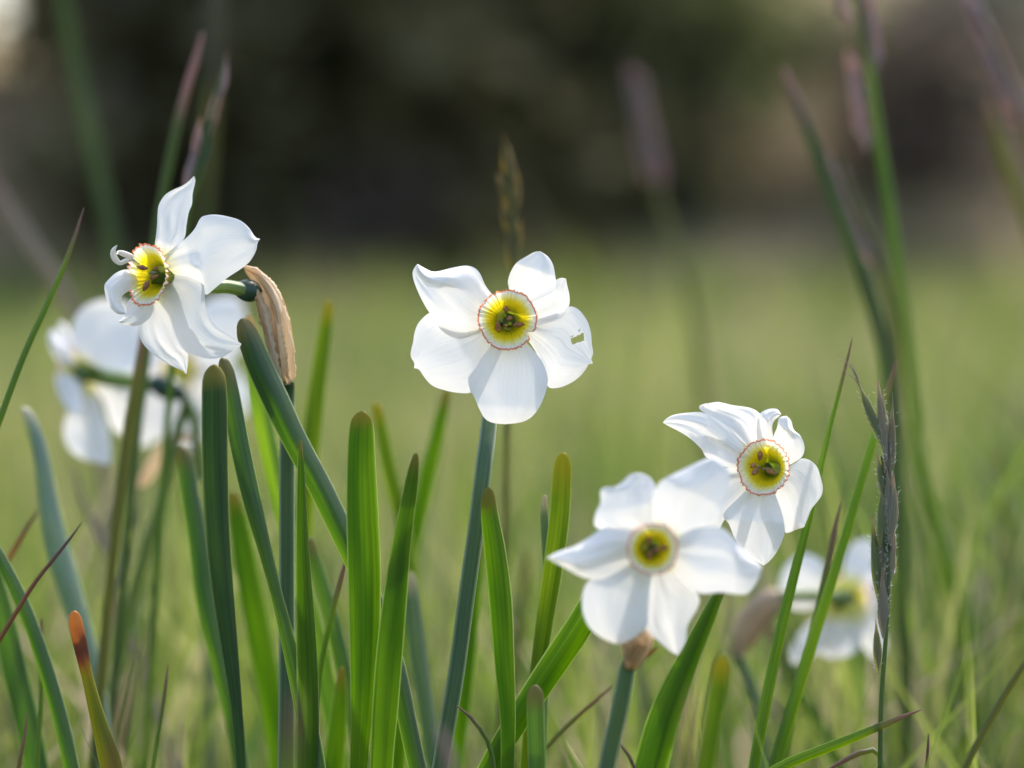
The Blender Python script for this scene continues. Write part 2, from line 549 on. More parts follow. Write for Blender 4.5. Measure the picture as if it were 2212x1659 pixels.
def corona(parent, C, axis, rad, depth=0.0055, seed=0, notch=None, deep=1.0):
    """frilled cup facing along axis; the red rim is a part of the cup"""
    n = Vector(axis).normalized()
    a = Vector((0, 0, 1)).cross(n).normalized()
    b = n.cross(a).normalized()
    NT = 260
    prof = [(0.17, -2.4), (0.27, -1.9), (0.36, -1.45), (0.45, -1.08), (0.54, -0.80), (0.63, -0.57), (0.72, -0.38), (0.81, -0.22), (0.89, -0.10), (0.97, -0.035)]
    rimp = [(0.962, -0.035), (0.98, -0.01), (0.995, 0.02), (1.012, 0.0)]
    def ring(rr, z, fr):
        row, uvr = [], []
        for j in range(NT):
            th = 2 * math.pi * j / NT
            cx, cyy = math.cos(th), math.sin(th)
            pl = math.sin(th * 31 + 2.5 * noise.noise(Vector((cx * 2, cyy * 2, seed)))) * 0.5 + noise.noise(Vector((cx * 9, cyy * 9, seed))) * 0.9
            big = noise.noise(Vector((cx * 1.8, cyy * 1.8, seed + 5)))
            r = rr * (1 + 0.05 * big * rr)
            r += fr * (0.045 * noise.noise(Vector((cx * 13, cyy * 13, seed))) + 0.035 * noise.noise(Vector((cx * 34, cyy * 34, seed + 2))) + 0.02 * noise.noise(Vector((cx * 5, cyy * 5, seed + 4))))
            if notch:
                dth = (th - notch[0] + math.pi) % (2 * math.pi) - math.pi
                r -= notch[1] * math.exp(-(dth / notch[2]) ** 2) * max(0, rr - 0.6) / 0.4
            zz = z * depth * deep + depth * 0.13 * pl * max(0, rr - 0.4) / 0.6 + depth * 0.08 * pl * max(0, rr - 0.85) / 0.15 + depth * 0.22 * big * rr
            row.append(C + n * zz + a * (cx * r * rad) + b * (cyy * r * rad))
            uvr.append((j / NT, rr))
        return row, uvr
    mb = MB()
    R_ = [ring(r, z, max(0, (r - 0.85) / 0.15) * 0.6) for r, z in prof]
    mb.grid([q[0] for q in R_], [q[1] for q in R_], wrap=True)
    # closed throat
    cpt = ring(0.02, -2.7, 0)
    st = len(mb.v)
    mb.grid([cpt[0], R_[0][0]], [cpt[1], R_[0][1]], wrap=True)
    o = mb.build('corona', CORONA, parent)
    mb = MB()
    R_ = [ring(r, z, 0.62 if r < 0.96 else (1.0 if r < 0.98 else 1.35)) for r, z in rimp]
    mb.grid([q[0] for q in R_], [q[1] for q in R_], wrap=True)
    rim = mb.build('corona_rim', RIM, o)
    return o

def anthers(parent, tf, items, depth):
    """items: (x, y, angle deg, length, width, kind) in crop pixels"""
    for (x, y, ang, ln, wd, kind) in items:
        p = tf(x, y)
        q = tf(x + math.cos(R(ang)) * ln / 2, y - math.sin(R(ang)) * ln / 2)
        c = W(*p, depth)
        e = W(*q, depth - 0.0008)
        hl = (e - c).length
        w = abs(tf(x + wd, y)[0] - p[0]) * K * depth / 2
        mb = MB()
        blob(mb, c, e - c, hl * 2.1, w * 0.95, rough=0.45, nu=14) if kind == 'a' else blob(mb, c, e - c, hl * 1.5, w * 0.7, rough=0.8)
        f = Vector((0, 1, 0))
        # the thin stalk it sits on
        C = spline([(*c, w * 0.3), (*(c + f * 0.002), w * 0.25), (*(c + f * 0.006), w * 0.25)], 5)
        rod(mb, C, nc=6)
        mb.build({'a': 'anther', 's': 'stigma', 'y': 'lit_spot'}[kind], {'a': ANTHER, 's': STIGMA, 'y': LITSPOT}[kind], parent)  # the yellow-green pieces are spots of light built as solid bits

def stalk(parent, pts, depth, mat=STEM, flat=0.6):
    C = path3(pts, depth, True, 46)
    mb = MB()
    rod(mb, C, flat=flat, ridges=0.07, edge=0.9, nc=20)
    return mb.build('stem', mat, parent), C
def ground_point(pts, depth):
    C = path3(pts, depth, True, 30)
    return Vector((C[-1][0], C[-1][1], 0))
def neck(parent, stemtop, ovary_c, flower_c, stem_r=0.0018, ovr=0.0032, mat=TUBE, tube_r=0.0018):
    """bent neck, ovary and slender tube that carry a flower"""
    d = (flower_c - ovary_c).normalized()
    mb = MB()
    s = ovary_c - d * 0.006
    rod(mb, spline([(*(flower_c), tube_r * 1.25), (*(ovary_c * 0.5 + flower_c * 0.5), tube_r), (*ovary_c, tube_r)], 14), nc=12, ridges=0.05)
    mb.build('flower_tube', mat, parent)
    mb = MB()
    blob(mb, ovary_c, d, 0.013, ovr, pw=0.6)
    mb.build('ovary', OVARY, parent)
    mb = MB()
    mid = stemtop * 0.35 + s * 0.65 + Vector((0, 0, 0.004))
    rod(mb, spline([(*s, stem_r * 0.7), (*mid, stem_r * 0.7), (*stemtop, stem_r)], 14), nc=10)
    mb.build('flower_stalk', STEMG, parent)

# ================================================================== the setting
def ground():
    mb = MB()
    xs = [-2500, -600, -120, -40, -16, -8, -4, -2, -1, 0, 1, 2, 4, 8, 16, 40, 120, 600, 2500]
    ys = [-2000, -400, -60, -15, -5, -2, 0, 1, 2, 3, 5, 8, 12, 16, 20, 25, 32, 45, 80, 250, 1000, 3000]
    rows = [[Vector((x, y, 0)) for x in xs] for y in ys]
    mb.grid(rows, [[(x, y) for x in xs] for y in ys])
    m, nt, out = newmat('meadow_soil')
    tc = N(nt, 'ShaderNodeTexCoord')
    ns = N(nt, 'ShaderNodeTexNoise')
    ns.inputs['Scale'].default_value = 6
    ns.inputs['Detail'].default_value = 8
    nt.links.new(tc.outputs['Object'], ns.inputs['Vector'])
    c = ramp(nt, [(0.3, (0.022, 0.028, 0.010)), (0.55, (0.04, 0.055, 0.015)), (0.75, (0.065, 0.065, 0.028))], ns.outputs[0]).outputs[0]
    p = N(nt, 'ShaderNodeBsdfPrincipled')
    p.inputs['Roughness'].default_value = 0.95
    nt.links.new(c, p.inputs['Base Color'])
    nt.links.new(p.outputs[0], out.inputs[0])
    o = mb.build('ground', m)
    tag(o, kind='structure')
ground()

def meadow():
    """the grass of the meadow: one sheet of blades nobody could count"""
    m, nt, out = newmat('meadow_grass')
    at = N(nt, 'ShaderNodeAttribute', attribute_name='tint')
    c = ramp(nt, [(0.0, (0.025, 0.055, 0.024)), (0.45, (0.06, 0.088, 0.034)), (0.72, (0.10, 0.115, 0.055)), (0.84, (0.18, 0.165, 0.1)), (0.93, (0.32, 0.26, 0.19)), (1.0, (0.36, 0.28, 0.24))], at.outputs['Fac']).outputs[0]
    t = ramp(nt, [(0.0, (0.05, 0.11, 0.025)), (0.45, (0.19, 0.275, 0.035)), (0.72, (0.35, 0.40, 0.09)), (0.84, (0.36, 0.32, 0.18)), (0.93, (0.42, 0.34, 0.25)), (1.0, (0.42, 0.33, 0.28))], at.outputs['Fac']).outputs[0]
    sheet_shader(nt, out, c, t, 0.5, 0.5, 0.3)
    X, Y, H, Wd, TI = [], [], [], [], []
    def zone(y0, y1, half0, dens, h0, h1, w0, w1, tall=0.0):
        # wedge in front of the camera, wider than the view
        area = 0
        n = int(dens * (y1 - y0) * (half0 * (y0 + y1) + 0.6))
        y = np.sqrt(rng.uniform(y0 ** 2, y1 ** 2, n))
        x = rng.uniform(-1, 1, n) * (half0 * y + 0.3)
        h = rng.uniform(h0, h1, n) * (1 + tall * (rng.random(n) < 0.12) * rng.random(n))
        w = rng.uniform(w0, w1, n)
        # grass grows in tufts of differing height and colour
        pt = np.array([noise.noise(Vector((a * 2.6, b * 1.6, 3))) for a, b in zip(x, y)])
        p2 = np.array([noise.noise(Vector((a * 0.8, b * 0.35, 9))) for a, b in zip(x, y)])
        h = h * (1 + 0.5 * pt)
        ti = np.clip(0.45 + 0.42 * p2 + 0.34 * pt + rng.normal(0, 0.26, n), 0, 0.82)
        dry = rng.random(n) < 0.07
        ti[dry] = rng.uniform(0.85, 1, dry.sum())
        X.append(x); Y.append(y); H.append(h); Wd.append(w); TI.append(ti)
    zone(0.25, 1.35, 0.30, 3800, 0.05, 0.13, 0.002, 0.0045)
    zone(1.12, 1.35, 0.3, 2200, 0.14, 0.25, 0.0016, 0.004)
    zone(0.99, 1.18, 0.3, 420, 0.19, 0.27, 0.0010, 0.0022)
    zone(1.16, 1.5, 0.3, 900, 0.17, 0.265, 0.0012, 0.0028)
    zone(14.5, 18.3, 0.33, 170, 0.22, 0.5, 0.012, 0.022)
    zone(1.35, 1.9, 0.34, 3000, 0.16, 0.30, 0.0025, 0.0055, 0.2)
    zone(1.9, 4.5, 0.34, 1900, 0.14, 0.29, 0.003, 0.007, 0.25)
    zone(4.5, 10, 0.33, 1000, 0.12, 0.25, 0.005, 0.010, 0.2)
    zone(10, 19, 0.33, 420, 0.13, 0.27, 0.012, 0.022, 0.4)
    # taller thin grasses standing above the rest
    zone(1.42, 2.4, 0.27, 900, 0.22, 0.35, 0.002, 0.0042)
    zone(2.4, 3.6, 0.26, 420, 0.24, 0.36, 0.0025, 0.005)
    zone(3.6, 7.0, 0.25, 120, 0.25, 0.38, 0.003, 0.007)
    X, Y, H, Wd, TI = map(np.concatenate, (X, Y, H, Wd, TI))
    n = len(X)
    ang = rng.uniform(0, 2 * np.pi, n)
    lean = rng.uniform(0.05, 0.55, n) * H
    face = rng.uniform(0, 2 * np.pi, n)
    V = np.zeros((n, 8, 3))
    for k, (t, wf) in enumerate(((0, 0.8), (0.4, 1.0), (0.75, 0.7), (1.0, 0.06))):
        cx = X + np.cos(ang) * lean * t ** 2
        cyy = Y + np.sin(ang) * lean * t ** 2
        cz = H * t - 0.2 * lean * t ** 3
        for sgn, q in ((-1, 0), (1, 1)):
            V[:, k * 2 + q, 0] = cx + sgn * np.cos(face) * Wd * 0.5 * wf
            V[:, k * 2 + q, 1] = cyy + sgn * np.sin(face) * Wd * 0.5 * wf
            V[:, k * 2 + q, 2] = cz
    base = (np.arange(n) * 8)[:, None, None]
    F = (np.array([[0, 1, 3, 2], [2, 3, 5, 4], [4, 5, 7, 6]])[None] + base).reshape(-1, 4)
    me = bpy.data.meshes.new('meadow_grass')
    nv, nf = n * 8, len(F)
    me.vertices.add(nv)
    me.vertices.foreach_set('co', V.reshape(-1).astype(np.float32))
    me.loops.add(nf * 4)
    me.loops.foreach_set('vertex_index', F.reshape(-1).astype(np.int32))
    me.polygons.add(nf)
    me.polygons.foreach_set('loop_start', np.arange(0, nf * 4, 4, dtype=np.int32))
    me.update(calc_edges=True)
    a = me.attributes.new('tint', 'FLOAT', 'POINT')
    a.data.foreach_set('value', np.repeat(TI, 8).astype(np.float32))
    me.materials.append(m)
    me.polygons.foreach_set('use_smooth', [True] * nf)
    o = bpy.data.objects.new('meadow_grass', me)
    col.objects.link(o)
    tag(o, 'blurred sunlit green meadow grass stretching back to the trees', 'grass', kind='stuff')
meadow()

# ------------------------------------------------------------------ wood at the far side of the meadow
def foliage_material(name, ref, trans, tw=0.35):
    m, nt, out = newmat(name)
    at = N(nt, 'ShaderNodeAttribute', attribute_name='tint')
    c = ramp(nt, [(0, tuple(v * 0.5 for v in ref)), (1, tuple(v * 1.5 for v in ref))], at.outputs['Fac']).outputs[0]
    t = ramp(nt, [(0, tuple(v * 0.5 for v in trans)), (1, tuple(v * 1.4 for v in trans))], at.outputs['Fac']).outputs[0]
    sheet_shader(nt, out, c, t, tw, 0.7, 0.15)
    return m
CONIFER = foliage_material('conifer_needles', (0.15, 0.128, 0.06), (0.12, 0.10, 0.04), 0.25)  # albedo raised to put a slight haze into the needle colour
BROADLEAF = foliage_material('dull_green_leaves', (0.10, 0.11, 0.05), (0.14, 0.17, 0.05), 0.3)
BROWNLEAF = foliage_material('brown_winter_leaves', (0.38, 0.285, 0.20), (0.36, 0.25, 0.17), 0.4)
GREYLEAF = foliage_material('grey_green_leaves', (0.36, 0.37, 0.27), (0.36, 0.37, 0.24), 0.4)
DIMBROWN = foliage_material('dim_brown_leaves', (0.17, 0.13, 0.10), (0.16, 0.12, 0.09), 0.3)
BARK = plain('bark', (0.11, 0.09, 0.075), 0.9, 0.0, None, 8, 0.5)

def tree(x, y, h, rad, low, leafmat, label, name='tree', nleaf=3500, size=0.16, cat='tree', conic=False, group='trees at the edge of the meadow', z=0):
    base = Vector((x, y, z))
    o = empty(name, base, label, cat, group)
    r0 = 0.035 * h ** 0.8
    mb = MB()
    bend = Vector((random.uniform(-.3, .3), random.uniform(-.3, .3), 0))
    top = base + Vector((0, 0, h * 0.93)) + bend
    rod(mb, spline([(*top, r0 * 0.12), (*(base.lerp(top, 0.5) + bend * 0.3), r0 * 0.6), (*(base + Vector((0, 0, 0.25))), r0), (*(base - Vector((0, 0, 0.05))), r0 * 1.4)], 16), nc=9, wrinkle=0.25)
    tips = []
    nl = max(10, int(h * 4.2))
    for k in range(nl):
        f = low + (0.95 - low) * (k + random.random()) / nl
        a = k * 2.4 + random.random()
        p0 = base.lerp(top, f)
        if conic:
            ln = rad * (1.05 - f) * random.uniform(0.75, 1.15)
            p1 = p0 + Vector((math.cos(a) * ln, math.sin(a) * ln, -0.18 * ln))
        else:
            ln = rad * (math.sin(math.pi * min(1, (f - low) / (1 - low) * 0.85 + 0.15)) ** 0.6) * random.uniform(0.55, 1.15)
            p1 = p0 + Vector((math.cos(a) * ln, math.sin(a) * ln, ln * random.uniform(0.0, 0.7)))
        rod(mb, spline([(*p1, 0.006), (*(p0.lerp(p1, 0.5) + Vector((0, 0, 0.06 * ln))), r0 * 0.13), (*p0, r0 * 0.22)], 6), nc=5)
        tips.append((p0, p1))
    mb.build('trunk', BARK, o)
    n = nleaf
    V = np.zeros((n, 4, 3))
    T = np.zeros(n)
    clump = {}
    for i in range(n):
        k = random.randrange(len(tips))
        p0, p1 = tips[k]
        t = random.random() ** 0.6
        c = p0.lerp(p1, t * 1.05)
        sp = 0.10 + 0.14 * rad * (0.35 if conic else 1) * (0.5 + t)
        c = c + Vector((random.gauss(0, sp), random.gauss(0, sp), random.gauss(0, sp * 0.75)))
        c.z = max(c.z, z + 0.04)
        a = Vector((random.gauss(0, 1), random.gauss(0, 1), random.gauss(0, 0.6))).normalized()
        b = a.orthogonal().normalized()
        q = random.uniform(0, 6.28)
        b2 = b * math.cos(q) + a.cross(b) * math.sin(q)
        s = size * random.uniform(0.5, 1.2)
        for m_, (f1, f2) in enumerate(((-1, 0), (0, -0.45), (1, 0), (0, 0.45))):
            V[i, m_] = c + a * (s * f1) + b2 * (s * f2)
        cl = clump.setdefault(k, random.random())
        T[i] = min(1, max(0, 0.6 * cl + 0.4 * random.random()))
    V -= np.array(base)
    me = bpy.data.meshes.new('crown')
    me.from_pydata(V.reshape(-1, 3).tolist(), [], (np.arange(n * 4).reshape(-1, 4)).tolist())
    at = me.attributes.new('tint', 'FLOAT', 'POINT')
    at.data.foreach_set('value', np.repeat(T, 4).astype(np.float32))
    me.materials.append(leafmat)
    cr = bpy.data.objects.new('crown', me)
    col.objects.link(cr)
    cr.parent = o
    return o
def hillside():
    """a sunlit brown bank of dead leaves and dry grass that closes the meadow"""
    xs = np.concatenate([np.linspace(-60, -6, 14)[:-1], np.linspace(-6, 6, 61), np.linspace(6, 60, 14)[1:]])
    ys = np.concatenate([np.linspace(17.2, 27, 50), np.array([29, 32, 36, 42])])
    def hgt(x, y):
        t = max(0, y - 17.6)
        top = 3.3 + 0.5 * math.sin(x * 0.7)
        if x < -1.2:
            top -= min(0.8, max(0, -2.0 - x) * 1.1)
        z = top * (1 - math.exp(-t * 0.44 / top * 1.35)) if t > 0 else 0
        z += min(1, t * 0.5) * (0.22 * noise.noise(Vector((x * 0.9, y * 0.9, 0))) + 0.10 * noise.noise(Vector((x * 2.6, y * 2.6, 4))))
        return max(z, -0.02) if t > 0 else -0.02
    rows = [[Vector((x, y, hgt(x, y))) for x in xs] for y in ys]
    mb = MB()
    mb.grid(rows, [[(x, y) for x in xs] for y in ys])
    m, nt, out = newmat('leaf_litter_bank')
    tc = N(nt, 'ShaderNodeTexCoord')
    ns = N(nt, 'ShaderNodeTexNoise')
    ns.inputs['Scale'].default_value = 0.9
    ns.inputs['Detail'].default_value = 5
    n2 = N(nt, 'ShaderNodeTexNoise')
    n2.inputs['Scale'].default_value = 9
    n2.inputs['Detail'].default_value = 6
    for q in (ns, n2):
        nt.links.new(tc.outputs['Object'], q.inputs['Vector'])
    c = ramp(nt, [(0.34, (0.12, 0.105, 0.055)), (0.45, (0.18, 0.14, 0.08)), (0.56, (0.255, 0.20, 0.115)), (0.68, (0.20, 0.18, 0.095))], ns.outputs[0]).outputs[0]
    c = mixc(nt, 0.6, c, ramp(nt, [(0.3, (0.35, 0.35, 0.35)), (0.7, (1.4, 1.4, 1.4))], n2.outputs[0]).outputs[0], 'MULTIPLY')
    p = N(nt, 'ShaderNodeBsdfPrincipled')
    p.inputs['Roughness'].default_value = 1
    p.inputs['Specular IOR Level'].default_value = 0.05
    nt.links.new(c, p.inputs['Base Color'])
    nt.links.new(p.outputs[0], out.inputs[0])
    o = mb.build('hillside', m)
    tag(o, kind='structure')
    return hgt
hgt = hillside()
def woods():
    # left to right as the photo shows it
    tree(-1.95, 18.6, 8.0, 0.65, 0.02, CONIFER, 'leftmost dark conifer in view, beside the pale gap of sky', 'conifer', conic=True, nleaf=3200)
    tree(-1.45, 19.0, 8.5, 1.15, 0.01, CONIFER, 'blackest conifer behind the tall grass above the left flower', 'conifer', conic=True, nleaf=5000)
    tree(-0.42, 18.5, 7.5, 0.95, 0.01, CONIFER, 'nearest dark conifer, between the left and the central flower', 'conifer', conic=True, nleaf=5000)
    tree(-0.75, 19.5, 8.8, 1.2, 0.01, CONIFER, 'dark conifer behind the gap between left and central flowers', 'conifer', conic=True, nleaf=5000)
    tree(-0.1, 19.2, 8.2, 1.1, 0.01, CONIFER, 'dark conifer just left above the central flower', 'conifer', conic=True, nleaf=4500)
    tree(0.5, 19.8, 6.0, 0.75, 0.03, BROADLEAF, 'dull green tree straight above the central flower', nleaf=2600)
    for x, y, h, r_, m_, lb in ((-0.72, 18.0, 0.62, 0.4, DIMBROWN, 'low brown bush at the wood edge between left and central flowers'),
                                (0.85, 18.9, 1.5, 0.6, BROADLEAF, 'green bush at the foot of the bank behind the central flower'),
                                (2.15, 19.2, 0.9, 0.5, DIMBROWN, 'low brown bush on the bank between the tall stalks at the right'),
                                (2.75, 20.2, 1.6, 0.6, GREYLEAF, 'pale grey green bush on the bank at the top right corner')):
        tree(x, y, h, r_, 0.05, m_, lb, 'bush', nleaf=900, size=0.09, cat='bush', group='bushes at the edge of the meadow', z=hgt(x, y))
    for k, (x, y, lb) in enumerate(((-1.75, 22.4, 'conifer in the second row behind the leftmost one'),
                                    (-1.0, 22.0, 'conifer in the second row behind the blackest one'),
                                    (-0.3, 22.6, 'conifer in the second row behind the two middle ones'))):
        tree(x, y, 8.5, 1.4, 0.01, CONIFER, 'dark ' + lb, 'conifer', conic=True, nleaf=5000, size=0.2, z=hgt(x, y))
    tree(-5.4, 20.5, 8.0, 1.4, 0.03, CONIFER, 'dark conifer outside the left edge of the picture', 'conifer', conic=True, nleaf=3000, z=hgt(-5.4, 20.5))
    tree(5.2, 25.0, 7.0, 1.5, 0.2, BROADLEAF, 'dull green tree on the bank outside the right edge', nleaf=2500, z=hgt(5.2, 25))
woods()

# ================================================================== narcissus flowers
tfF = lambda x, y: (x, y)
GF = 'white narcissus flowers in the meadow'

# ---- central flower
def flower_centre():
    tf = crop(980, 580, 560 / 1787)
    D = FOCUS
    st = [(1062, 850, 15, 12), (1055, 930, 16.5, 8), (1046, 1000, 17), (1031, 1122, 17), (1007, 1294, 17), (984, 1465, 17), (951, 1659, 17)]
    o = empty('narcissus', ground_point(st, D), 'white narcissus facing the camera with a torn hole in its right tepal', 'flower', GF)
    P = lambda e0, e1, dep, prof, holes=(), **kw: (lambda mb: (petal(mb, tf, e0, e1, D, [p + dep for p in prof], holes=holes, **kw), mb.build('tepal', PETAL, o)))(MB())
    # bottom tepal
    P([(885, 760), (800, 900), (700, 1020), (612, 1150), (620, 1250), (660, 1325), (700, 1420), (745, 1492), (810, 1524), (900, 1534)],
      [(965, 760), (1070, 880), (1190, 1020), (1240, 1150), (1235, 1240), (1190, 1370), (1120, 1470), (1030, 1518), (900, 1534)],
      2.0, [4, 2, 0, -1, 1], cup=2.2, wave=1.2, seed=1)
    # lower left
    P([(850, 690), (600, 680), (400, 642), (300, 645), (215, 720), (180, 800), (168, 880), (150, 950), (152, 1000), (178, 1045), (175, 1082)],
      [(880, 760), (800, 1000), (690, 1240), (630, 1282), (530, 1284), (420, 1262), (325, 1228), (262, 1165), (218, 1098), (190, 1090), (175, 1086)],
      5.5, [2, 0, -1, 0, 3], cup=1.6, wave=1.6, seed=2)
    # upper left
    P([(910, 640), (800, 500), (742, 420), (708, 342), (665, 290), (592, 268), (480, 285), (340, 316), (262, 288), (205, 256)],
      [(870, 730), (690, 800), (530, 850), (400, 790), (310, 662), (242, 550), (184, 420), (163, 335), (175, 290), (200, 256)],
      3.2, [3, -1, -4, -5, -1], cup=3.2, wave=2.6, seed=3)
    # right with the hole
    P([(960, 680), (1130, 680), (1260, 660), (1400, 602), (1440, 595), (1500, 630), (1560, 715), (1585, 800), (1595, 900), (1604, 965), (1590, 1015), (1601, 1046)],
      [(960, 750), (1080, 860), (1170, 1000), (1225, 1150), (1250, 1238), (1335, 1241), (1430, 1202), (1500, 1150), (1550, 1088), (1570, 1055), (1600, 1050)],
      5.2, [2, 0, 0, 1, 4], cup=1.8, wave=1.4, seed=4, nu=170, nv=120,
      holes=[[(1424, 850), (1440, 846), (1452, 838), (1466, 836), (1480, 824), (1500, 818), (1512, 808), (1530, 806), (1528, 822), (1534, 840), (1530, 854), (1535, 868), (1516, 870), (1498, 880), (1480, 880), (1462, 890), (1440, 897), (1434, 882), (1428, 872), (1430, 860)], [(1486, 790), (1494, 778), (1508, 766), (1502, 782), (1492, 793)], [(1418, 838), (1434, 830), (1452, 825), (1444, 833), (1430, 838)]])
    # small right upper, behind
    P([(960, 650), (1150, 540), (1270, 450), (1300, 392), (1345, 366), (1388, 372)],
      [(980, 740), (1150, 745), (1280, 715), (1370, 668), (1412, 590), (1416, 510), (1396, 420), (1388, 372)],
      5.0, [2, 1, 0, -1, 0], cup=-1.5, wave=1.4, seed=5)
    # top
    P([(880, 620), (930, 470), (924, 395), (950, 310), (1000, 240), (1080, 190), (1130, 162), (1180, 153)],
      [(980, 650), (1130, 560), (1270, 482), (1308, 425), (1302, 350), (1285, 262), (1245, 196), (1180, 153)],
      2.6, [3, 0, -3, -3, 0], cup=-2.0, wave=1.5, seed=6, fold=1.5, foldpos=0.3)
    C = W(*tf(922, 700), D - 0.0025)
    corona(o, C, (0.02, -1, 0.03), 237 * 560 / 1787 * 0.8641 * K * D, 0.0052, 1.0, notch=(R(-32), 0.2, 0.1))
    anthers(o, tf, [(910, 620, 95, 62, 42, 'a'), (845, 758, 100, 95, 46, 'a'), (1008, 738, 5, 98, 46, 'a'), (938, 688, 30, 50, 44, 'a'), (872, 708, 60, 40, 36, 's'),
                    (892, 664, 120, 66, 50, 'y'), (938, 730, -10, 50, 42, 'y'), (905, 745, 0, 40, 30, 'a')], D + 0.0015)
    stalk(o, st, D)
    top = W(1062, 850, D + 0.012)
    neck(o, top, W(1078, 735, D + 0.027), W(*tf(925, 700), D + 0.006))
    mb = MB()
    a = W(1062, 860, D + 0.012)
    rod(mb, spline([(*W(1068, 700, D + 0.034), 0.0008), (*W(1064, 760, D + 0.028), 0.0028), (*W(1062, 830, D + 0.016), 0.0026), (*a, 0.002)], 16), flat=0.6, wrinkle=0.35)
    mb.build('spathe', SPATHE, o)
flower_centre()

# ---- left flower, turned to the left
def flower_left():
    tf = crop(220, 420, 560 / 1659)
    D = FOCUS + 0.001
    DS = D + 0.022
    st = [(620, 826, 15), (621, 900, 15.5), (620, 1050, 16), (620, 1250, 16), (620, 1450, 17), (618, 1659, 17)]
    o = empty('narcissus', ground_point(st, DS), 'tallest white narcissus turned left with a curled tepal and a bent tan spathe behind', 'flower', GF)
    hx = tf(440, 790)[0]
    def P(e0, e1, dep, prof, t=-1.3, **kw):
        mb = MB()
        petal(mb, tf, e0, e1, D, [p + dep for p in prof], tilt=(hx, t), **kw)
        mb.build('tepal', PETAL, o)
    P([(470, 700), (495, 560), (510, 440), (515, 330), (526, 270), (570, 200), (640, 156), (690, 136), (740, 102), (785, 60)],
      [(540, 720), (650, 600), (715, 515), (730, 420), (746, 330), (770, 268), (775, 190), (795, 100), (787, 60)],
      6, [0, -1, -2, 0, 5], cup=-2, wave=1.8, seed=11, fold=1.6, foldpos=0.35)
    P([(470, 720), (620, 600), (725, 520), (790, 450), (832, 372), (870, 352), (950, 345), (1060, 365), (1130, 390), (1190, 440), (1240, 512), (1274, 524)],
      [(490, 790), (700, 790), (835, 850), (868, 940), (935, 895), (1030, 815), (1140, 742), (1200, 690), (1245, 612), (1254, 560), (1274, 528)],
      5, [0, -2, -3, -1, 4], cup=2.0, wave=1.6, seed=12)
    P([(470, 800), (620, 790), (760, 800), (850, 850), (866, 940), (868, 1010), (900, 1100), (960, 1180), (1050, 1240), (1136, 1302)],
      [(460, 860), (530, 1000), (600, 1120), (622, 1230), (660, 1312), (720, 1360), (800, 1390), (900, 1413), (1000, 1400), (1060, 1360), (1120, 1330), (1136, 1306)],
      6.5, [0, -2, -3, -3, 0], cup=1.2, wave=1.2, seed=13, fold=-0.6, foldpos=0.55)
    P([(420, 880), (430, 1030), (390, 1130), (381, 1200), (395, 1280), (450, 1350), (540, 1420), (650, 1480), (700, 1500), (722, 1524)],
      [(480, 880), (560, 1000), (620, 1120), (660, 1250), (700, 1340), (738, 1375), (742, 1420), (738, 1470), (730, 1522)],
      8.0, [0, 0, 0, 1, 1], cup=-1.8, wave=1.6, seed=14)
    P([(400, 880), (340, 940), (286, 1005), (284, 1066), (250, 1114), (222, 1136)],
      [(460, 880), (486, 1010), (472, 1088), (420, 1142), (350, 1171), (280, 1162), (224, 1140)],
      6.0, [0, -2, -5, -7], t=0.5, cup=2.5, wave=1.2, seed=15)
    # the shrivelled tepals at the left: one broad curl and one thin curled shred
    P([(400, 780), (285, 752), (205, 778), (142, 838), (121, 875), (134, 960), (168, 1038), (215, 1078), (262, 1084), (279, 1078)],
      [(400, 850), (322, 900), (262, 938), (246, 970), (246, 1002), (262, 1030), (272, 1052), (280, 1074)],
      5.0, [0, -3, -7, -9, -10], t=0.5, cup=2.5, wave=1.0, seed=16)
    mb = MB()
    for pts in ([(390, 700, 16), (320, 672, 17), (275, 690, 18), (238, 705, 17), (205, 680, 24), (186, 640, 22), (190, 605, 16), (216, 572, 3)],
                [(385, 690, 14), (320, 655, 18), (285, 643, 22), (250, 630, 20), (222, 622, 10), (215, 640, 5)]):
        s = [tf(x, y) for x, y, w in pts]
        C = spline([(*W(a, b, D + 0.004 - 0.0012 * i), w * 560 / 1659 * 0.8641 * K * D) for i, ((a, b), (x, y, w)) in enumerate(zip(s, pts))], 26)
        strip(mb, C, 0.0006, 0.3, 0.2, nc=12, v0=0.5)
    mb.build('tepal', PETAL, o)
    n = Vector((-0.66, -0.75, 0.08)).normalized()
    C = W(*tf(432, 790), D - 0.002)
    corona(o, C, n, 226 * 560 / 1659 * 0.8641 * K * D, 0.0052, 3.0, notch=(R(172), 0.14, 0.09), deep=0.85)
    anthers(o, tf, [(402, 738, -10, 88, 38, 'a'), (430, 872, 62, 90, 46, 'a'), (478, 776, 8, 92, 36, 's'), (490, 806, 20, 70, 34, 'a'), (500, 745, 0, 36, 34, 'a')], D - 0.001)
    stalk(o, st, DS)
    # tube, ovary and the dry sheath
    oc = W(533, 628, DS - 0.002)
    mb = MB()
    fc = W(*tf(470, 800), D + 0.005)
    rod(mb, spline([(*fc, 0.0027), (*W(455, 618, D + 0.012), 0.0021), (*W(490, 619, D + 0.016), 0.0020), (*oc, 0.0021)], 24), nc=16, ridges=0.06)
    mb.build('flower_tube', TUBE, o)
    mb = MB()
    blob(mb, oc + Vector((0.0005, 0.001, 0)), (1, 0.25, -0.12), 0.0095, 0.0035, 16, 18, pw=0.5)
    mb.build('ovary', OVARY, o)
    mb = MB()
    rod(mb, spline([(*W(545, 628, DS + 0.001), 0.0020), (*W(580, 650, DS + 0.004), 0.0016), (*W(612, 740, DS + 0.003), 0.0016), (*W(620, 830, DS), 0.0017)], 16), nc=10)
    mb.build('flower_stalk', STEMG, o)
    mb = MB()
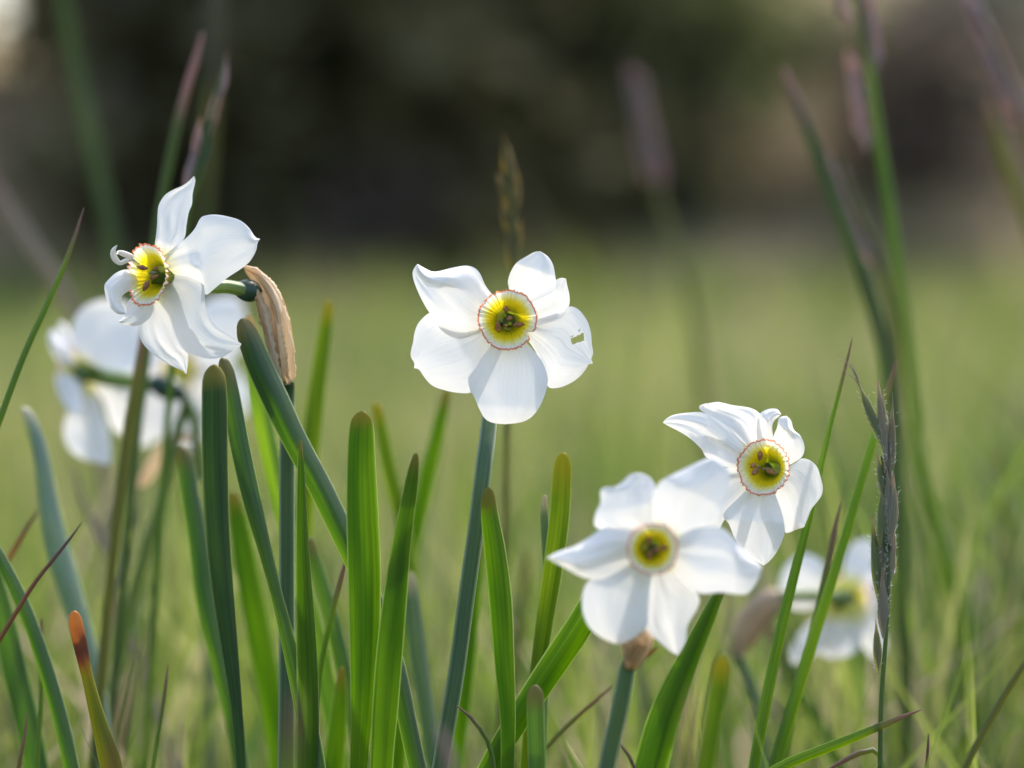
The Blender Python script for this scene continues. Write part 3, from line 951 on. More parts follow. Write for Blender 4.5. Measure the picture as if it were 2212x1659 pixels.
    C = spline([(*W(527, 575, DS + 0.001), 0.0003), (*W(538, 584, DS), 0.0014), (*W(560, 608, DS), 0.0026), (*W(580, 645, DS), 0.0037), (*W(594, 695, DS), 0.0040), (*W(604, 750, DS), 0.0036), (*W(613, 800, DS), 0.0029), (*W(619, 832, DS), 0.0021)], 110)
    rod(mb, C, flat=0.6, nc=72, wrinkle=0.3, ridges=0.05)
    # folded sheets along the right side, a torn margin at the left and the keel between them
    for pts, hw_, tw_ in (([(528, 577), (556, 590), (590, 625), (612, 680), (623, 740), (630, 800), (630, 822)], 0.0013, 0.4),
                          ([(560, 600), (584, 640), (598, 690), (606, 745), (614, 800), (622, 828)], 0.0010, -0.9),
                          ([(548, 612), (566, 660), (578, 710), (590, 760), (602, 805), (610, 826)], 0.0014, 0.3),
                          ([(556, 655), (562, 668), (568, 678), (574, 690)], 0.0009, -0.6)):
        C = spline([(*W(a, b, DS - 0.0032), hw_ * (0.35 if q in (0, len(pts) - 1) else 1)) for q, (a, b) in enumerate(pts)], 70)
        strip(mb, C, 0.00025, 0.5, tw_, nc=10, wob=0.7, ragged=0.55)
    C = spline([(*W(560, 640, DS - 0.003), 0.0004), (*W(566, 665, DS - 0.003), 0.0011), (*W(576, 700, DS - 0.0025), 0.0012), (*W(588, 745, DS - 0.002), 0.0013), (*W(602, 800, DS - 0.002), 0.0008)], 30)
    strip(mb, C, 0.0003, 0.5, 0.9, nc=10, wob=1.2)
    C = spline([(*W(548, 590, DS - 0.003), 0.0006), (*W(575, 618, DS - 0.0035), 0.0012), (*W(596, 660, DS - 0.004), 0.0013), (*W(604, 700, DS - 0.004), 0.0007)], 24)
    strip(mb, C, 0.0003, 0.7, -0.7, nc=10, wob=0.6)
    ob = mb.build('spathe', SPATHE, o)
flower_left()

# ---- right flower
TF3 = crop(1340, 960, 780 / 1797)
def flower_right():
    tf = TF3
    D = FOCUS + 0.002
    st = [(1632, 1105, 12, 26), (1592, 1200, 12, 26), (1546, 1295, 12, 24), (1494, 1405, 12, 20), (1440, 1530, 12, 16), (1398, 1659, 13, 12)]
    o = empty('narcissus', ground_point(st, D), 'white narcissus with ragged upper tepals partly hidden by a blurred flower in front', 'flower', GF)
    def P(e0, e1, dep, prof, more=None, **kw):
        mb = MB()
        petal(mb, tf, e0, e1, D, [p + dep for p in prof], **kw)
        if more:
            petal(mb, tf, more[0], more[1], D, [p + dep for p in more[2]], **kw)
        mb.build('tepal', PETAL, o)
    P([(1270, 430), (1190, 338), (1110, 252), (1040, 200), (960, 164), (870, 165), (790, 178), (745, 204), (731, 222)],
      [(1260, 490), (1100, 480), (985, 425), (950, 372), (885, 312), (822, 272), (772, 247), (733, 224)],
      4, [2, 0, -4, -5, 0], cup=2, wave=2.0, seed=21, fold=-2.0, foldpos=0.1)
    P([(1270, 420), (1190, 335), (1080, 235), (1020, 190), (985, 172), (945, 148), (942, 125), (972, 114), (988, 126)],
      [(1330, 400), (1330, 300), (1305, 210), (1285, 166), (1230, 136), (1130, 121), (1050, 103), (1005, 112), (990, 126)],
      6, [2, 1, 0, 1, 0], cup=-2, wave=2.2, seed=22)
    P([(1300, 420), (1270, 300), (1282, 185), (1330, 146), (1385, 142), (1412, 172)],
      [(1345, 400), (1366, 320), (1360, 250), (1372, 212), (1395, 190), (1412, 175)],
      5, [2, 0, -2, 0], cup=2.0, wave=1.2, seed=23,
      more=([(1350, 430), (1366, 310), (1388, 250), (1400, 195), (1440, 183)], [(1390, 500), (1490, 450), (1536, 412), (1546, 358), (1524, 300), (1485, 264), (1470, 214), (1442, 183)], [2, -1, -3, -1]))
    P([(1350, 480), (1440, 478), (1500, 450), (1532, 428), (1580, 440), (1620, 480), (1640, 540), (1652, 600), (1640, 650), (1588, 718), (1562, 780), (1546, 822)],
      [(1340, 540), (1380, 640), (1415, 740), (1432, 820), (1437, 856), (1468, 852), (1500, 838), (1546, 824)],
      5.5, [1, 0, 1, 2, 4], cup=1.6, wave=1.8, seed=24)
    P([(1280, 520), (1240, 580), (1170, 650), (1090, 730), (1080, 772), (1110, 805), (1140, 880), (1180, 950), (1230, 992), (1310, 1046)],
      [(1330, 520), (1370, 620), (1405, 710), (1432, 820), (1425, 882), (1390, 962), (1345, 1020), (1312, 1046)],
      3.5, [2, 0, -2, -1, 2], cup=1.8, wave=1.8, seed=25)
    P([(1270, 480), (1180, 480), (1080, 485), (980, 510), (900, 600), (850, 700), (840, 800)],
      [(1290, 540), (1200, 640), (1130, 720), (1080, 790), (1050, 840), (960, 890), (880, 870), (842, 802)],
      5, [2, 0, -1, 0, 2], cup=1.8, wave=1.6, seed=26)
    n = Vector((-0.42, -0.9, 0.1)).normalized()
    corona(o, W(*tf(1308, 479), D - 0.0025), n, 160 * 780 / 1797 * 0.8641 * K * D, 0.0052, 5.0, deep=0.9)
    anthers(o, tf, [(1290, 412, 85, 58, 32, 'a'), (1345, 500, -30, 72, 36, 'a'), (1262, 505, 40, 55, 34, 'a'), (1252, 470, 30, 40, 30, 'a'), (1284, 478, 60, 30, 26, 's'), (1310, 490, 0, 30, 20, 's')], D + 0.001)
    stalk(o, st, D)
    neck(o, W(1632, 1105, D + 0.026), W(1668, 1015, D + 0.030), W(*tf(1312, 482), D + 0.006))
    mb = MB()
    rod(mb, spline([(*W(1668, 985, D + 0.036), 0.0006), (*W(1655, 1030, D + 0.034), 0.0026), (*W(1640, 1080, D + 0.03), 0.0026), (*W(1630, 1115, D + 0.026), 0.0018)], 16), flat=0.6, wrinkle=0.35)
    mb.build('spathe', SPATHE, o)
flower_right()

# ---- front flower, nearer than the focus
def flower_front():
    tf = TF3
    D = 0.985
    st = [(1368, 1405, 16, 26), (1356, 1440, 17, 27), (1338, 1534, 18, 28), (1311, 1659, 17, 30)]
    o = empty('narcissus', ground_point(st, D), 'soft focus white narcissus nearest the camera with a pointed left tepal', 'flower', GF)
    def P(e0, e1, dep, prof, **kw):
        mb = MB()
        petal(mb, tf, e0, e1, D, [p + dep for p in prof], **kw)
        mb.build('tepal', PETAL, o)
    P([(650, 910), (540, 838), (440, 825), (380, 832), (310, 880), (230, 930), (130, 966), (62, 1000)],
      [(640, 970), (540, 1050), (420, 1110), (310, 1122), (240, 1100), (170, 1060), (105, 1025), (62, 1002)],
      2, [4, 0, -3, -4, -1], cup=2.5, wave=1.8, seed=31, fold=1.5, foldpos=0)
    P([(650, 910), (480, 860), (345, 825), (343, 745), (372, 682), (370, 615), (398, 595), (455, 592), (500, 560), (545, 520), (600, 511)],
      [(720, 900), (712, 790), (698, 700), (692, 600), (655, 540), (600, 511)],
      4, [3, 1, 0, 1, 3], cup=1.8, wave=1.8, seed=32)
    P([(680, 900), (698, 770), (690, 660), (702, 580), (750, 540), (850, 490), (940, 446), (1005, 425), (1030, 430)],
      [(740, 920), (880, 880), (980, 800), (1050, 690), (1105, 610), (1112, 530), (1085, 465), (1035, 430)],
      2.6, [3, 0, -2, -1, 2], cup=1.8, wave=1.6, seed=33)
    P([(710, 910), (880, 838), (1035, 820), (1100, 850), (1170, 920), (1230, 990), (1302, 1052)],
      [(710, 980), (840, 1130), (940, 1204), (1060, 1200), (1150, 1211), (1212, 1210), (1252, 1170), (1282, 1120), (1302, 1056)],
      1.6, [4, 0, -4, -5, -1], cup=2.2, wave=1.8, seed=34)
    P([(660, 990), (600, 1200), (595, 1310), (640, 1420), (700, 1475), (775, 1540), (815, 1560)],
      [(715, 990), (850, 1130), (936, 1220), (930, 1290), (875, 1390), (862, 1480), (820, 1560)],
      4.5, [3, 3, 4, 6, 9], cup=1.8, wave=1.8, seed=35)
    P([(640, 970), (460, 1060), (312, 1130), (270, 1200), (267, 1300), (300, 1390), (360, 1450), (440, 1490), (475, 1496)],
      [(700, 990), (660, 1150), (645, 1310), (640, 1390), (580, 1452), (520, 1485), (480, 1496)],
      3.2, [3, 1, 0, 1, 4], cup=2.0, wave=1.8, seed=36)
    corona(o, W(*tf(672, 950), D - 0.0025), (0.03, -1, 0.02), 146 * 780 / 1797 * 0.8641 * K * D, 0.0052, 8.0)
    anthers(o, tf, [(650, 905, 100, 60, 34, 'a'), (655, 985, 70, 60, 34, 'a'), (735, 945, 10, 66, 34, 'a'), (695, 955, 0, 45, 34, 'a'), (680, 935, 60, 34, 26, 's')], D + 0.0015)
    stalk(o, st, D, flat=0.7)
    neck(o, W(1368, 1400, D + 0.026), W(1400, 1260, D + 0.026), W(*tf(675, 950), D + 0.006), tube_r=0.0017)
    mb = MB()
    rod(mb, spline([(*W(1385, 1290, D + 0.030), 0.0007), (*W(1382, 1330, D + 0.028), 0.0030), (*W(1376, 1372, D + 0.022), 0.0044), (*W(1370, 1402, D + 0.022), 0.0041), (*W(1363, 1428, D + 0.024), 0.0027), (*W(1360, 1438, D + 0.026), 0.0020)], 60), flat=0.8, nc=44, wrinkle=0.3)
    for x0, x1, tw_ in ((1392, 1376, 0.5), (1352, 1352, -0.5), (1374, 1362, 0.2)):
        strip(mb, spline([(*W(x0 + 6, 1345, D + 0.02), 0.0006), (*W(x0, 1385, D + 0.0175), 0.0013), (*W(x1, 1430, D + 0.021), 0.0006)], 40), 0.00025, 0.5, tw_, nc=10, wob=0.6, ragged=0.5)
    mb.build('spathe', SPATHE, o)
    mb = MB()
    strip(mb, path3([(1421, 1398, 1.5, 20), (1400, 1414, 4, 24), (1378, 1428, 5, 28), (1360, 1445, 3, 29)], D, False, 14), 0.0005, 0.3, 0.3, nc=8)
    mb.build('bract', RUST, o)
flower_front()

# ---- flowers behind the focus
def flower_behind_right():
    D = 1.33
    st = [(1590, 1412, 10), (1610, 1450, 11), (1632, 1520, 11), (1650, 1659, 12)]
    o = empty('narcissus', ground_point(st, D), 'blurred white narcissus seen from the back beside the purple grass spike', 'flower', GF)
    def P(e0, e1, prof, **kw):
        mb = MB()
        petal(mb, tfF, e0, e1, D, prof, nu=24, nv=14, **kw)
        mb.build('tepal', PETALBACK, o)
    P([(1825, 1280), (1790, 1230), (1765, 1205), (1730, 1196), (1695, 1225), (1682, 1262)], [(1820, 1300), (1770, 1312), (1730, 1318), (1695, 1305), (1682, 1268)], [0, 3, 4, 2], cup=2, wave=2, seed=41)
    P([(1815, 1285), (1822, 1230), (1830, 1190), (1852, 1167), (1875, 1163)], [(1840, 1285), (1872, 1245), (1890, 1210), (1890, 1180), (1877, 1164)], [0, 3, 6, 10], cup=-2, wave=2, seed=42)
    P([(1830, 1275), (1862, 1235), (1890, 1228), (1908, 1255)], [(1835, 1300), (1868, 1332), (1900, 1310), (1909, 1260)], [0, 6, 12, 16], cup=2, wave=2, seed=43)
    P([(1835, 1290), (1870, 1310), (1900, 1340), (1915, 1390), (1905, 1425)], [(1820, 1310), (1840, 1350), (1865, 1400), (1890, 1425), (1903, 1426)], [0, 4, 8, 10], cup=2, wave=2, seed=44)
    P([(1838, 1300), (1862, 1340), (1862, 1390), (1835, 1416), (1800, 1422)], [(1815, 1300), (1785, 1345), (1765, 1390), (1775, 1415), (1798, 1423)], [0, 1, 2, 4], cup=2, wave=2, seed=45)
    P([(1825, 1300), (1800, 1350), (1775, 1400), (1735, 1430), (1712, 1434)], [(1810, 1298), (1765, 1330), (1728, 1365), (1708, 1405), (1710, 1432)], [0, 3, 2, 0], cup=2, wave=2, seed=46)
    n = Vector((0.55, 0.8, 0.05))
    corona(o, W(1835, 1292, D + 0.008), n, 0.009, 0.005, 41)
    mb = MB()
    rod(mb, spline([(*W(1832, 1292, D + 0.004), 0.0036), (*W(1800, 1290, D - 0.004), 0.0024), (*W(1740, 1285, D - 0.012), 0.0022), (*W(1690, 1290, D - 0.018), 0.0022)], 14), nc=12)
    mb.build('flower_tube', TUBE, o)
    mb = MB()
    rod(mb, spline([(*W(1695, 1290, D - 0.016), 0.0014), (*W(1672, 1298, D - 0.014), 0.0052), (*W(1640, 1325, D - 0.010), 0.0056), (*W(1610, 1370, D - 0.004), 0.0046), (*W(1588, 1412, D), 0.0026)], 26), flat=0.7, nc=24, wrinkle=0.35)
    mb.build('spathe', SPATHEGREY, o)
    stalk(o, st, D)
flower_behind_right()

def flower_behind_left():
    D = 1.33
    st = [(402, 868, 8), (392, 905, 11), (376, 965, 12), (345, 1090, 12.5), (315, 1190, 13), (285, 1300, 13), (255, 1440, 13), (228, 1560, 13), (212, 1659, 13)]
    o = empty('narcissus', ground_point(st, D), 'blurred white narcissus at far left seen from the side with a long green tube', 'flower', GF)
    def P(e0, e1, prof, **kw):
        mb = MB()
        petal(mb, tfF, e0, e1, D, prof, nu=28, nv=16, **kw)
        mb.build('tepal', PETAL, o)
    P([(175, 800), (158, 745), (156, 705), (175, 668), (215, 648), (262, 650), (300, 672)], [(190, 805), (240, 800), (285, 790), (312, 755), (318, 715), (300, 674)], [0, 4, 10, 16], cup=-4, wave=3, seed=51)
    P([(172, 795), (140, 740), (118, 712), (108, 716), (104, 738)], [(172, 815), (146, 800), (124, 780), (110, 756), (105, 740)], [0, -4, -8, -8], cup=3, wave=2, seed=52)
    P([(180, 790), (160, 745), (148, 715), (135, 694), (128, 700)], [(170, 800), (148, 775), (134, 740), (126, 715), (127, 702)], [0, 4, 8, 12], cup=3, wave=2, seed=53)
    P([(165, 805), (130, 800), (118, 820), (130, 860), (150, 890), (162, 897)], [(180, 815), (180, 850), (182, 880), (175, 895), (164, 898)], [0, -6, -10, -12], cup=3, wave=2, seed=54)
    P([(172, 830), (150, 880), (137, 930), (150, 970), (180, 992), (222, 1002), (236, 1004)], [(192, 830), (215, 870), (232, 920), (240, 965), (237, 1003)], [0, 2, 2, 0], cup=3, wave=3, seed=55)
    P([(180, 820), (220, 860), (240, 920), (280, 950), (320, 940)], [(190, 800), (260, 800), (310, 840), (335, 890), (322, 938)], [4, 10, 16, 20], cup=3, wave=3, seed=56)
    n = Vector((-0.8, 0.55, -0.05))
    corona(o, W(160, 805, D + 0.004), n, 0.009, 0.005, 51)
    mb = MB()
    rod(mb, spline([(*W(163, 802, D), 0.0034), (*W(190, 806, D), 0.0032), (*W(240, 818, D), 0.0031), (*W(290, 826, D), 0.0030), (*W(325, 834, D), 0.0034)], 20), nc=14)
    mb.build('flower_tube', TUBE, o)
    mb = MB()
    blob(mb, W(360, 838, D), W(402, 858, D) - W(320, 826, D), 0.0165, 0.0046, 16, 16, pw=0.6)
    mb.build('ovary', OVARY, o)
    mb = MB()
    rod(mb, spline([(*W(392, 850, D), 0.0018), (*W(408, 880, D + .001), 0.0020), (*W(422, 920, D + .002), 0.0021), (*W(430, 1000, D + .002), 0.0022), (*W(436, 1040, D + .002), 0.0022)], 20), nc=10)
    mb.build('flower_stalk', STEMG, o)
    mb = MB()
    strip(mb, path3([(302, 1052, 5), (318, 1030, 14), (345, 985, 16), (378, 950, 14), (410, 945, 8), (428, 962, 4)], D, False, 24), 0.0004, 0.6, 0.2, nc=12, wob=0.6)
    mb.build('spathe', SPATHE, o)
    stalk(o, st, D, STEMG, 0.8)
flower_behind_left()

def flower_behind_middle():
    D = 1.45
    st = [(470, 880, 10), (468, 960, 11), (455, 1100, 11), (450, 1300, 12), (455, 1659, 12)]
    o = empty('narcissus', ground_point(st, D), 'blurred white narcissus behind the lowest tepals of the tallest flower', 'flower', GF)
    def P(e0, e1, prof, **kw):
        mb = MB()
        petal(mb, tfF, e0, e1, D, prof, nu=24, nv=14, **kw)
        mb.build('tepal', PETAL, o)
    P([(380, 790), (330, 740), (290, 735), (255, 760), (245, 800)], [(375, 815), (330, 840), (280, 845), (250, 830), (245, 805)], [0, 3, 5], cup=3, wave=3, seed=61)
    P([(385, 790), (400, 710), (440, 655), (500, 640), (525, 660)], [(400, 810), (470, 800), (510, 770), (535, 720), (527, 664)], [0, 3, 6], cup=3, wave=3, seed=62)
    P([(395, 795), (450, 780), (505, 790), (538, 850), (535, 890)], [(390, 820), (420, 880), (470, 910), (515, 905), (534, 892)], [0, 3, 6], cup=3, wave=3, seed=63)
    P([(395, 810), (440, 860), (465, 920), (440, 965), (410, 975)], [(375, 815), (355, 870), (345, 920), (365, 960), (405, 976)], [0, 3, 2], cup=3, wave=3, seed=64)
    P([(380, 810), (370, 880), (350, 940), (305, 965), (275, 950)], [(365, 800), (315, 810), (270, 850), (250, 905), (273, 948)], [2, 6, 8], cup=3, wave=3, seed=65)
    corona(o, W(385, 800, D - 0.004), (-0.2, -0.95, 0.2), 0.0085, 0.005, 61)
    stalk(o, st, D)
    neck(o, W(470, 880, D + 0.02), W(450, 830, D + 0.03), W(388, 802, D + 0.004))
flower_behind_middle()

# ================================================================== narcissus leaves
GL = 'strap shaped narcissus leaves'
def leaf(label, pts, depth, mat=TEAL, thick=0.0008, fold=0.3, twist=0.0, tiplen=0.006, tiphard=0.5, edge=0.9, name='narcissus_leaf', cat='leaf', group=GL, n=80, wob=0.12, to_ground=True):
    C = path3(pts, depth, to_ground, n)
    # a round tip: the half width grows like a quarter circle over its own length
    P = C[:, :3]
    L = np.concatenate([[0], np.cumsum(np.linalg.norm(np.diff(P, axis=0), axis=1))])
    w0 = pts[1][2] * K * depth
    # resample so that the tip has enough rows
    q = np.concatenate([np.linspace(0, 1, 9)[:-1] ** 2 * min(0.01, w0 * 2.5), np.linspace(min(0.01, w0 * 2.5), L[-1], n)])
    C = np.stack([np.interp(q, L, C[:, k]) for k in range(4)], axis=1)
    rt = max(pts[0][2] * K * depth, 2e-4)
    rl = max(rt * 1.4, 1e-4)
    for i in range(len(C)):
        if q[i] < rl:
            C[i][3] = max(3e-5, C[i][3] * math.sqrt(max(0.0, 1 - (1 - q[i] / rl) ** 2)))
    mb = MB()
    strip(mb, C, thick, fold, twist, tiplen, tiphard, edge, wob=wob)
    base = Vector((C[-1][0], C[-1][1], 0)) if to_ground else Vector(C[-1][:3])
    o = mb.build(name, mat, None, loc=base)
    tag(o, label, cat, group)
    return o
F_ = FOCUS
leaf('dark upright strap leaf with rounded tip just below the tallest flower', [(463, 787, 16), (464, 815, 25), (465, 880, 28), (466, 1000, 28), (472, 1150, 26), (482, 1270, 24), (497, 1400, 18), (511, 1520, 13), (522, 1659, 11)], F_ - .02, SHADED, twist=0.35, fold=0.35, tiplen=0.006)
leaf('long strap leaf folded at mid length, its tip behind the dark upright leaf', [(480, 772, 10), (487, 800, 17), (500, 870, 20), (518, 970, 21), (543, 1080, 20), (572, 1190, 15), (598, 1290, 13), (630, 1420, 17), (655, 1530, 21), (678, 1659, 24)], F_ - .004, TEAL, fold=0.8, twist=-0.2, tiplen=0.008)
leaf('broad blue green strap leaf slanting down right from under the tallest flower', [(521, 688, 12), (532, 720, 23), (555, 780, 28), (592, 860, 29), (635, 951, 27), (690, 1052, 26), (746, 1168, 25), (800, 1290, 24), (850, 1430, 22), (880, 1560, 20)], F_ + .012, TEAL, fold=1.0, twist=-0.1, tiplen=0.006)
leaf('thin pointed leaf with a rolled pale right edge in front of the tallest stem', [(649, 951, 2.5), (651, 1000, 7), (653, 1100, 11), (656, 1200, 15), (662, 1320, 20), (668, 1450, 23), (670, 1560, 24), (668, 1659, 24)], F_ - .006, GREEN, fold=0.9, twist=0.35, tiplen=0.004, edge=1.0)
leaf('widest upright strap leaf with a shadow across its rounded tip', [(782, 888, 18), (781, 925, 27), (780, 975, 30), (781, 1050, 33), (783, 1122, 35), (787, 1251, 36), (787, 1380, 33), (784, 1508, 27), (775, 1659, 20)], F_ - .004, GREEN, fold=0.18, tiplen=0.004)
leaf('tapering strap leaf leaning against the right side of the widest leaf', [(899, 979, 5), (894, 1010, 11), (888, 1050, 15), (869, 1165, 20), (853, 1294, 26), (840, 1423, 29), (830, 1551, 28), (823, 1659, 25)], F_ - .016, GREEN, fold=0.3, twist=-0.1, tiplen=0.004)
leaf('strap leaf standing just right of the central flower stem', [(1056, 1052, 9), (1055, 1080, 16), (1060, 1130, 20), (1068, 1180, 23), (1081, 1294, 25), (1089, 1423, 22), (1097, 1551, 17), (1097, 1659, 15)], F_ - .014, GREEN, fold=0.45, tiplen=0.006)
leaf('strap leaf with a bright yellow rounded tip left of the front flower', [(1217, 977, 12), (1216, 1000, 19), (1213, 1040, 21), (1208, 1122, 22), (1192, 1245, 21), (1177, 1340, 19), (1160, 1460, 17), (1148, 1560, 17), (1140, 1659, 17)], F_ + .024, YELLOWTIP, fold=0.35, tiplen=0.008, tiphard=1.0)
leaf('slim grey green leaf tip tucked left of the yellow tipped leaf', [(1177, 1069, 5), (1175, 1090, 8), (1176, 1130, 9), (1180, 1190, 9), (1182, 1260, 9), (1178, 1400, 10), (1172, 1560, 11)], F_ + .03, PALE, fold=0.3, tiplen=0.005)
leaf('wide ribbed leaf slanting from lower left up behind the front flower', [(1330, 1225, 14), (1300, 1270, 26), (1255, 1350, 30), (1205, 1425, 30), (1150, 1508, 28), (1105, 1580, 26), (1060, 1659, 24)], F_ + .006, GREEN, fold=0.5, twist=0.3, tiplen=0.004, edge=1.0)
leaf('short leaf with a blunt pale tip at the bottom right of the central stem', [(1155, 1479, 12), (1156, 1500, 18), (1157, 1550, 19), (1160, 1659, 19)], F_ - .03, TEAL, fold=0.35, tiplen=0.006, edge=0.7)
leaf('wide backlit leaf rising behind the lower right tepal of the front flower', [(1558, 1270, 8), (1535, 1320, 15), (1500, 1395, 21), (1464, 1475, 29), (1436, 1545, 34), (1405, 1659, 37)], F_ - .03, GREEN, fold=0.25, twist=-0.15, tiplen=0.002)
leaf('short leaf with a withered orange tip at the lower left', [(160, 1319, 10), (162, 1340, 15), (171, 1382, 15.5), (178, 1415, 14), (184, 1445, 12.5), (193, 1480, 13), (208, 1540, 16), (225, 1600, 20), (242, 1659, 24)], F_ - .01, ORANGE, fold=0.3, tiplen=0.013, tiphard=0.62, edge=0.5)
# behind the focus
leaf('blurred arching leaf painted pale as if sunlit at the far left', [(48, 880, 8), (62, 905, 14), (80, 960, 17), (90, 1010, 19), (100, 1080, 22), (116, 1165, 26), (143, 1260, 27), (170, 1350, 24), (196, 1440, 20), (220, 1560, 18)], F_ + .15, PALELIT, fold=1.0, twist=-0.3)
leaf('soft blue green leaf standing left of the dark upright leaf', [(390, 962, 10), (398, 985, 19), (408, 1060, 20), (425, 1160, 21), (442, 1290, 22), (470, 1420, 20), (500, 1540, 18), (520, 1659, 18)], F_ + .10, TEAL, fold=0.9, twist=-0.1)
leaf('leaf with a tan withered tip behind the broad slanting leaf', [(534, 680, 8), (540, 705, 15), (545, 760, 18), (556, 850, 19), (576, 950, 20), (600, 1060, 20), (640, 1220, 20), (690, 1400, 20), (720, 1560, 20)], F_ + .10, leaf_material('leaf_tan_tip', (0.05, 0.12, 0.05), (0.5, 0.7, 0.06), (0.42, 0.33, 0.15)), fold=0.3, tiplen=0.01)
leaf('blurred bright green leaf right of the tan spathe', [(709, 650, 8), (707, 680, 13), (700, 730, 16), (690, 800, 18), (680, 880, 20), (672, 960, 20), (660, 1080, 20), (650, 1250, 20)], F_ + .17, YELLOWTIP, fold=0.2, tiplen=0.006)
leaf('blurred leaf with a pale speckled tip between the widest and the tapering leaf', [(812, 868, 8), (820, 905, 13), (832, 970, 15), (850, 1050, 16), (872, 1140, 16), (890, 1250, 16), (910, 1400, 16)], F_ + .17, YELLOWTIP, fold=0.3, tiplen=0.006)
leaf('blurred green leaf leaning right behind the tapering leaf', [(968, 840, 6), (960, 870, 11), (942, 950, 15), (920, 1040, 17), (898, 1140, 18), (875, 1260, 18), (860, 1420, 18)], F_ + .19, GREEN, fold=0.2)
leaf('dim blue green leaf with a pale top right of the tapering leaf', [(884, 1235, 10), (888, 1270, 16), (896, 1340, 18), (905, 1420, 19), (920, 1520, 18), (940, 1659, 18)], F_ + .12, PALE, fold=0.5, twist=0.3)
leaf('dim green leaf close behind the central stem', [(1034, 1160, 8), (1030, 1200, 15), (1020, 1300, 18), (1010, 1420, 18), (995, 1560, 17), (985, 1659, 17)], F_ + .13, GREEN, fold=0.25)
leaf('broad soft green leaf behind the foot of the dark upright leaf', [(500, 1060, 10), (512, 1110, 20), (530, 1210, 25), (552, 1330, 27), (575, 1450, 27), (598, 1590, 25), (605, 1659, 24)], F_ + .17, GREEN, fold=0.2)
leaf('blue green leaf behind the thin pointed leaf, leaning right', [(668, 1160, 8), (680, 1210, 14), (700, 1280, 16), (722, 1360, 17), (745, 1460, 17), (765, 1560, 17), (780, 1659, 17)], F_ + .10, TEAL, fold=0.3)
leaf('dark leaf crossing the lower left corner with a pale lit upper side', [(-35, 1140, 8), (0, 1208, 13), (38, 1285, 15), (72, 1370, 16), (103, 1465, 17), (130, 1560, 17), (152, 1659, 17)], F_ + .04, TEAL, fold=1.0, twist=-0.3)
leaf('wide dull leaf at the lower left corner', [(-45, 1150, 12), (-15, 1260, 24), (12, 1370, 26), (38, 1480, 27), (62, 1580, 27), (78, 1659, 27)], F_ + .10, TEAL, fold=0.4, twist=-0.3)
leaf('blunt blurred leaf tip right of the front flower stem', [(1560, 1415, 12), (1558, 1440, 18), (1550, 1500, 20), (1538, 1580, 20), (1525, 1659, 20)], F_ - .12, YELLOWTIP, fold=0.3, tiplen=0.006)
leaf('dark green leaf base beside the foot of the widest leaf', [(868, 1350, 6), (860, 1420, 14), (858, 1520, 18), (856, 1659, 20)], F_ + .06, GREEN, fold=0.2)
leaf('dark green leaf foot between the long folded leaf and the widest leaf', [(738, 1440, 6), (735, 1500, 14), (728, 1580, 20), (720, 1659, 22)], F_ + .08, GREEN, fold=0.2)

# ================================================================== grass
GG = 'single grass blades among the flowers'
def blade(label, pts, depth, mat=BLADE, **kw):
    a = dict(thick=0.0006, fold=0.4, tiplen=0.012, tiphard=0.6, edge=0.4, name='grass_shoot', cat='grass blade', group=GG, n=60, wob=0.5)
    a.update(kw)
    return leaf(label, pts, depth, mat, **a)
blade('lone dark grass blade slanting in from the left edge', [(181, 449, 1.2), (172, 480, 3), (150, 545, 5), (104, 654, 6.5), (54, 760, 7), (0, 905, 7), (-60, 1080, 7), (-110, 1300, 7)], F_ + .035, BLADEDARK)
blade('thin green grass blade rising behind the right flower', [(1841, 732, 1), (1832, 770, 3), (1818, 825, 4), (1797, 905, 5), (1772, 1010, 7), (1744, 1130, 9), (1706, 1280, 11), (1668, 1450, 12), (1632, 1640, 13)], F_ + .025, BLADE)
blade('broader grass blade leaning right just left of the purple spike', [(1937, 778, 2.5), (1925, 820, 6), (1895, 920, 8), (1862, 1030, 9), (1828, 1150, 10), (1790, 1275, 11), (1748, 1405, 13), (1702, 1560, 14), (1672, 1659, 14)], F_ + .05, BLADE)
blade('grass blade with a faded pink tip along the leaning right blade', [(1816, 1085, 1.5), (1806, 1130, 4), (1793, 1195, 7), (1772, 1300, 9), (1745, 1410, 10), (1715, 1520, 11), (1690, 1659, 12)], F_ + .065, BLADEDARK, tiplen=0.02)
blade('arched grass blade lit from behind at the bottom right', [(1991, 1533, 1), (1965, 1542, 4), (1905, 1568, 8), (1840, 1596, 10), (1770, 1624, 11), (1700, 1652, 11), (1655, 1680, 11), (1610, 1740, 11)], F_ + .0, BLADE, twist=0.5, fold=0.6)
blade('olive grass blade slanting out of the right edge near the bottom', [(2280, 1330, 2), (2240, 1395, 5), (2190, 1470, 7), (2140, 1555, 8), (2085, 1659, 8)], F_ + .06, OLIVE)
blade('tiny reddish grass tip at the bottom right', [(2006, 1585, 1), (2005, 1610, 3), (2002, 1660, 4), (2000, 1720, 4)], F_ + .02, RUST)
blade('reddish brown dry blade crossing the lower left', [(176, 1129, 1), (150, 1165, 3), (112, 1212, 4), (75, 1258, 4.5), (38, 1318, 5), (0, 1380, 5), (-50, 1480, 5)], F_ + .03, RUST, tiplen=0.02)
blade('blurred orange dry blade above the reddish one at the left edge', [(84, 1100, 1.5), (55, 1145, 5), (25, 1195, 6), (-5, 1250, 6), (-50, 1350, 6)], F_ + .12, leaf_material('grass_orange', (0.35, 0.17, 0.05), (0.7, 0.35, 0.1), (0.2, 0.1, 0.06), 0.5, edge=(0.4, 0.2, 0.08)), tiplen=0.01)
blade('dark green spike beside the orange tipped leaf', [(90, 1335, 1.5), (90, 1380, 4), (89, 1450, 5), (86, 1560, 5), (80, 1659, 5)], F_ + .05, BLADEDARK)
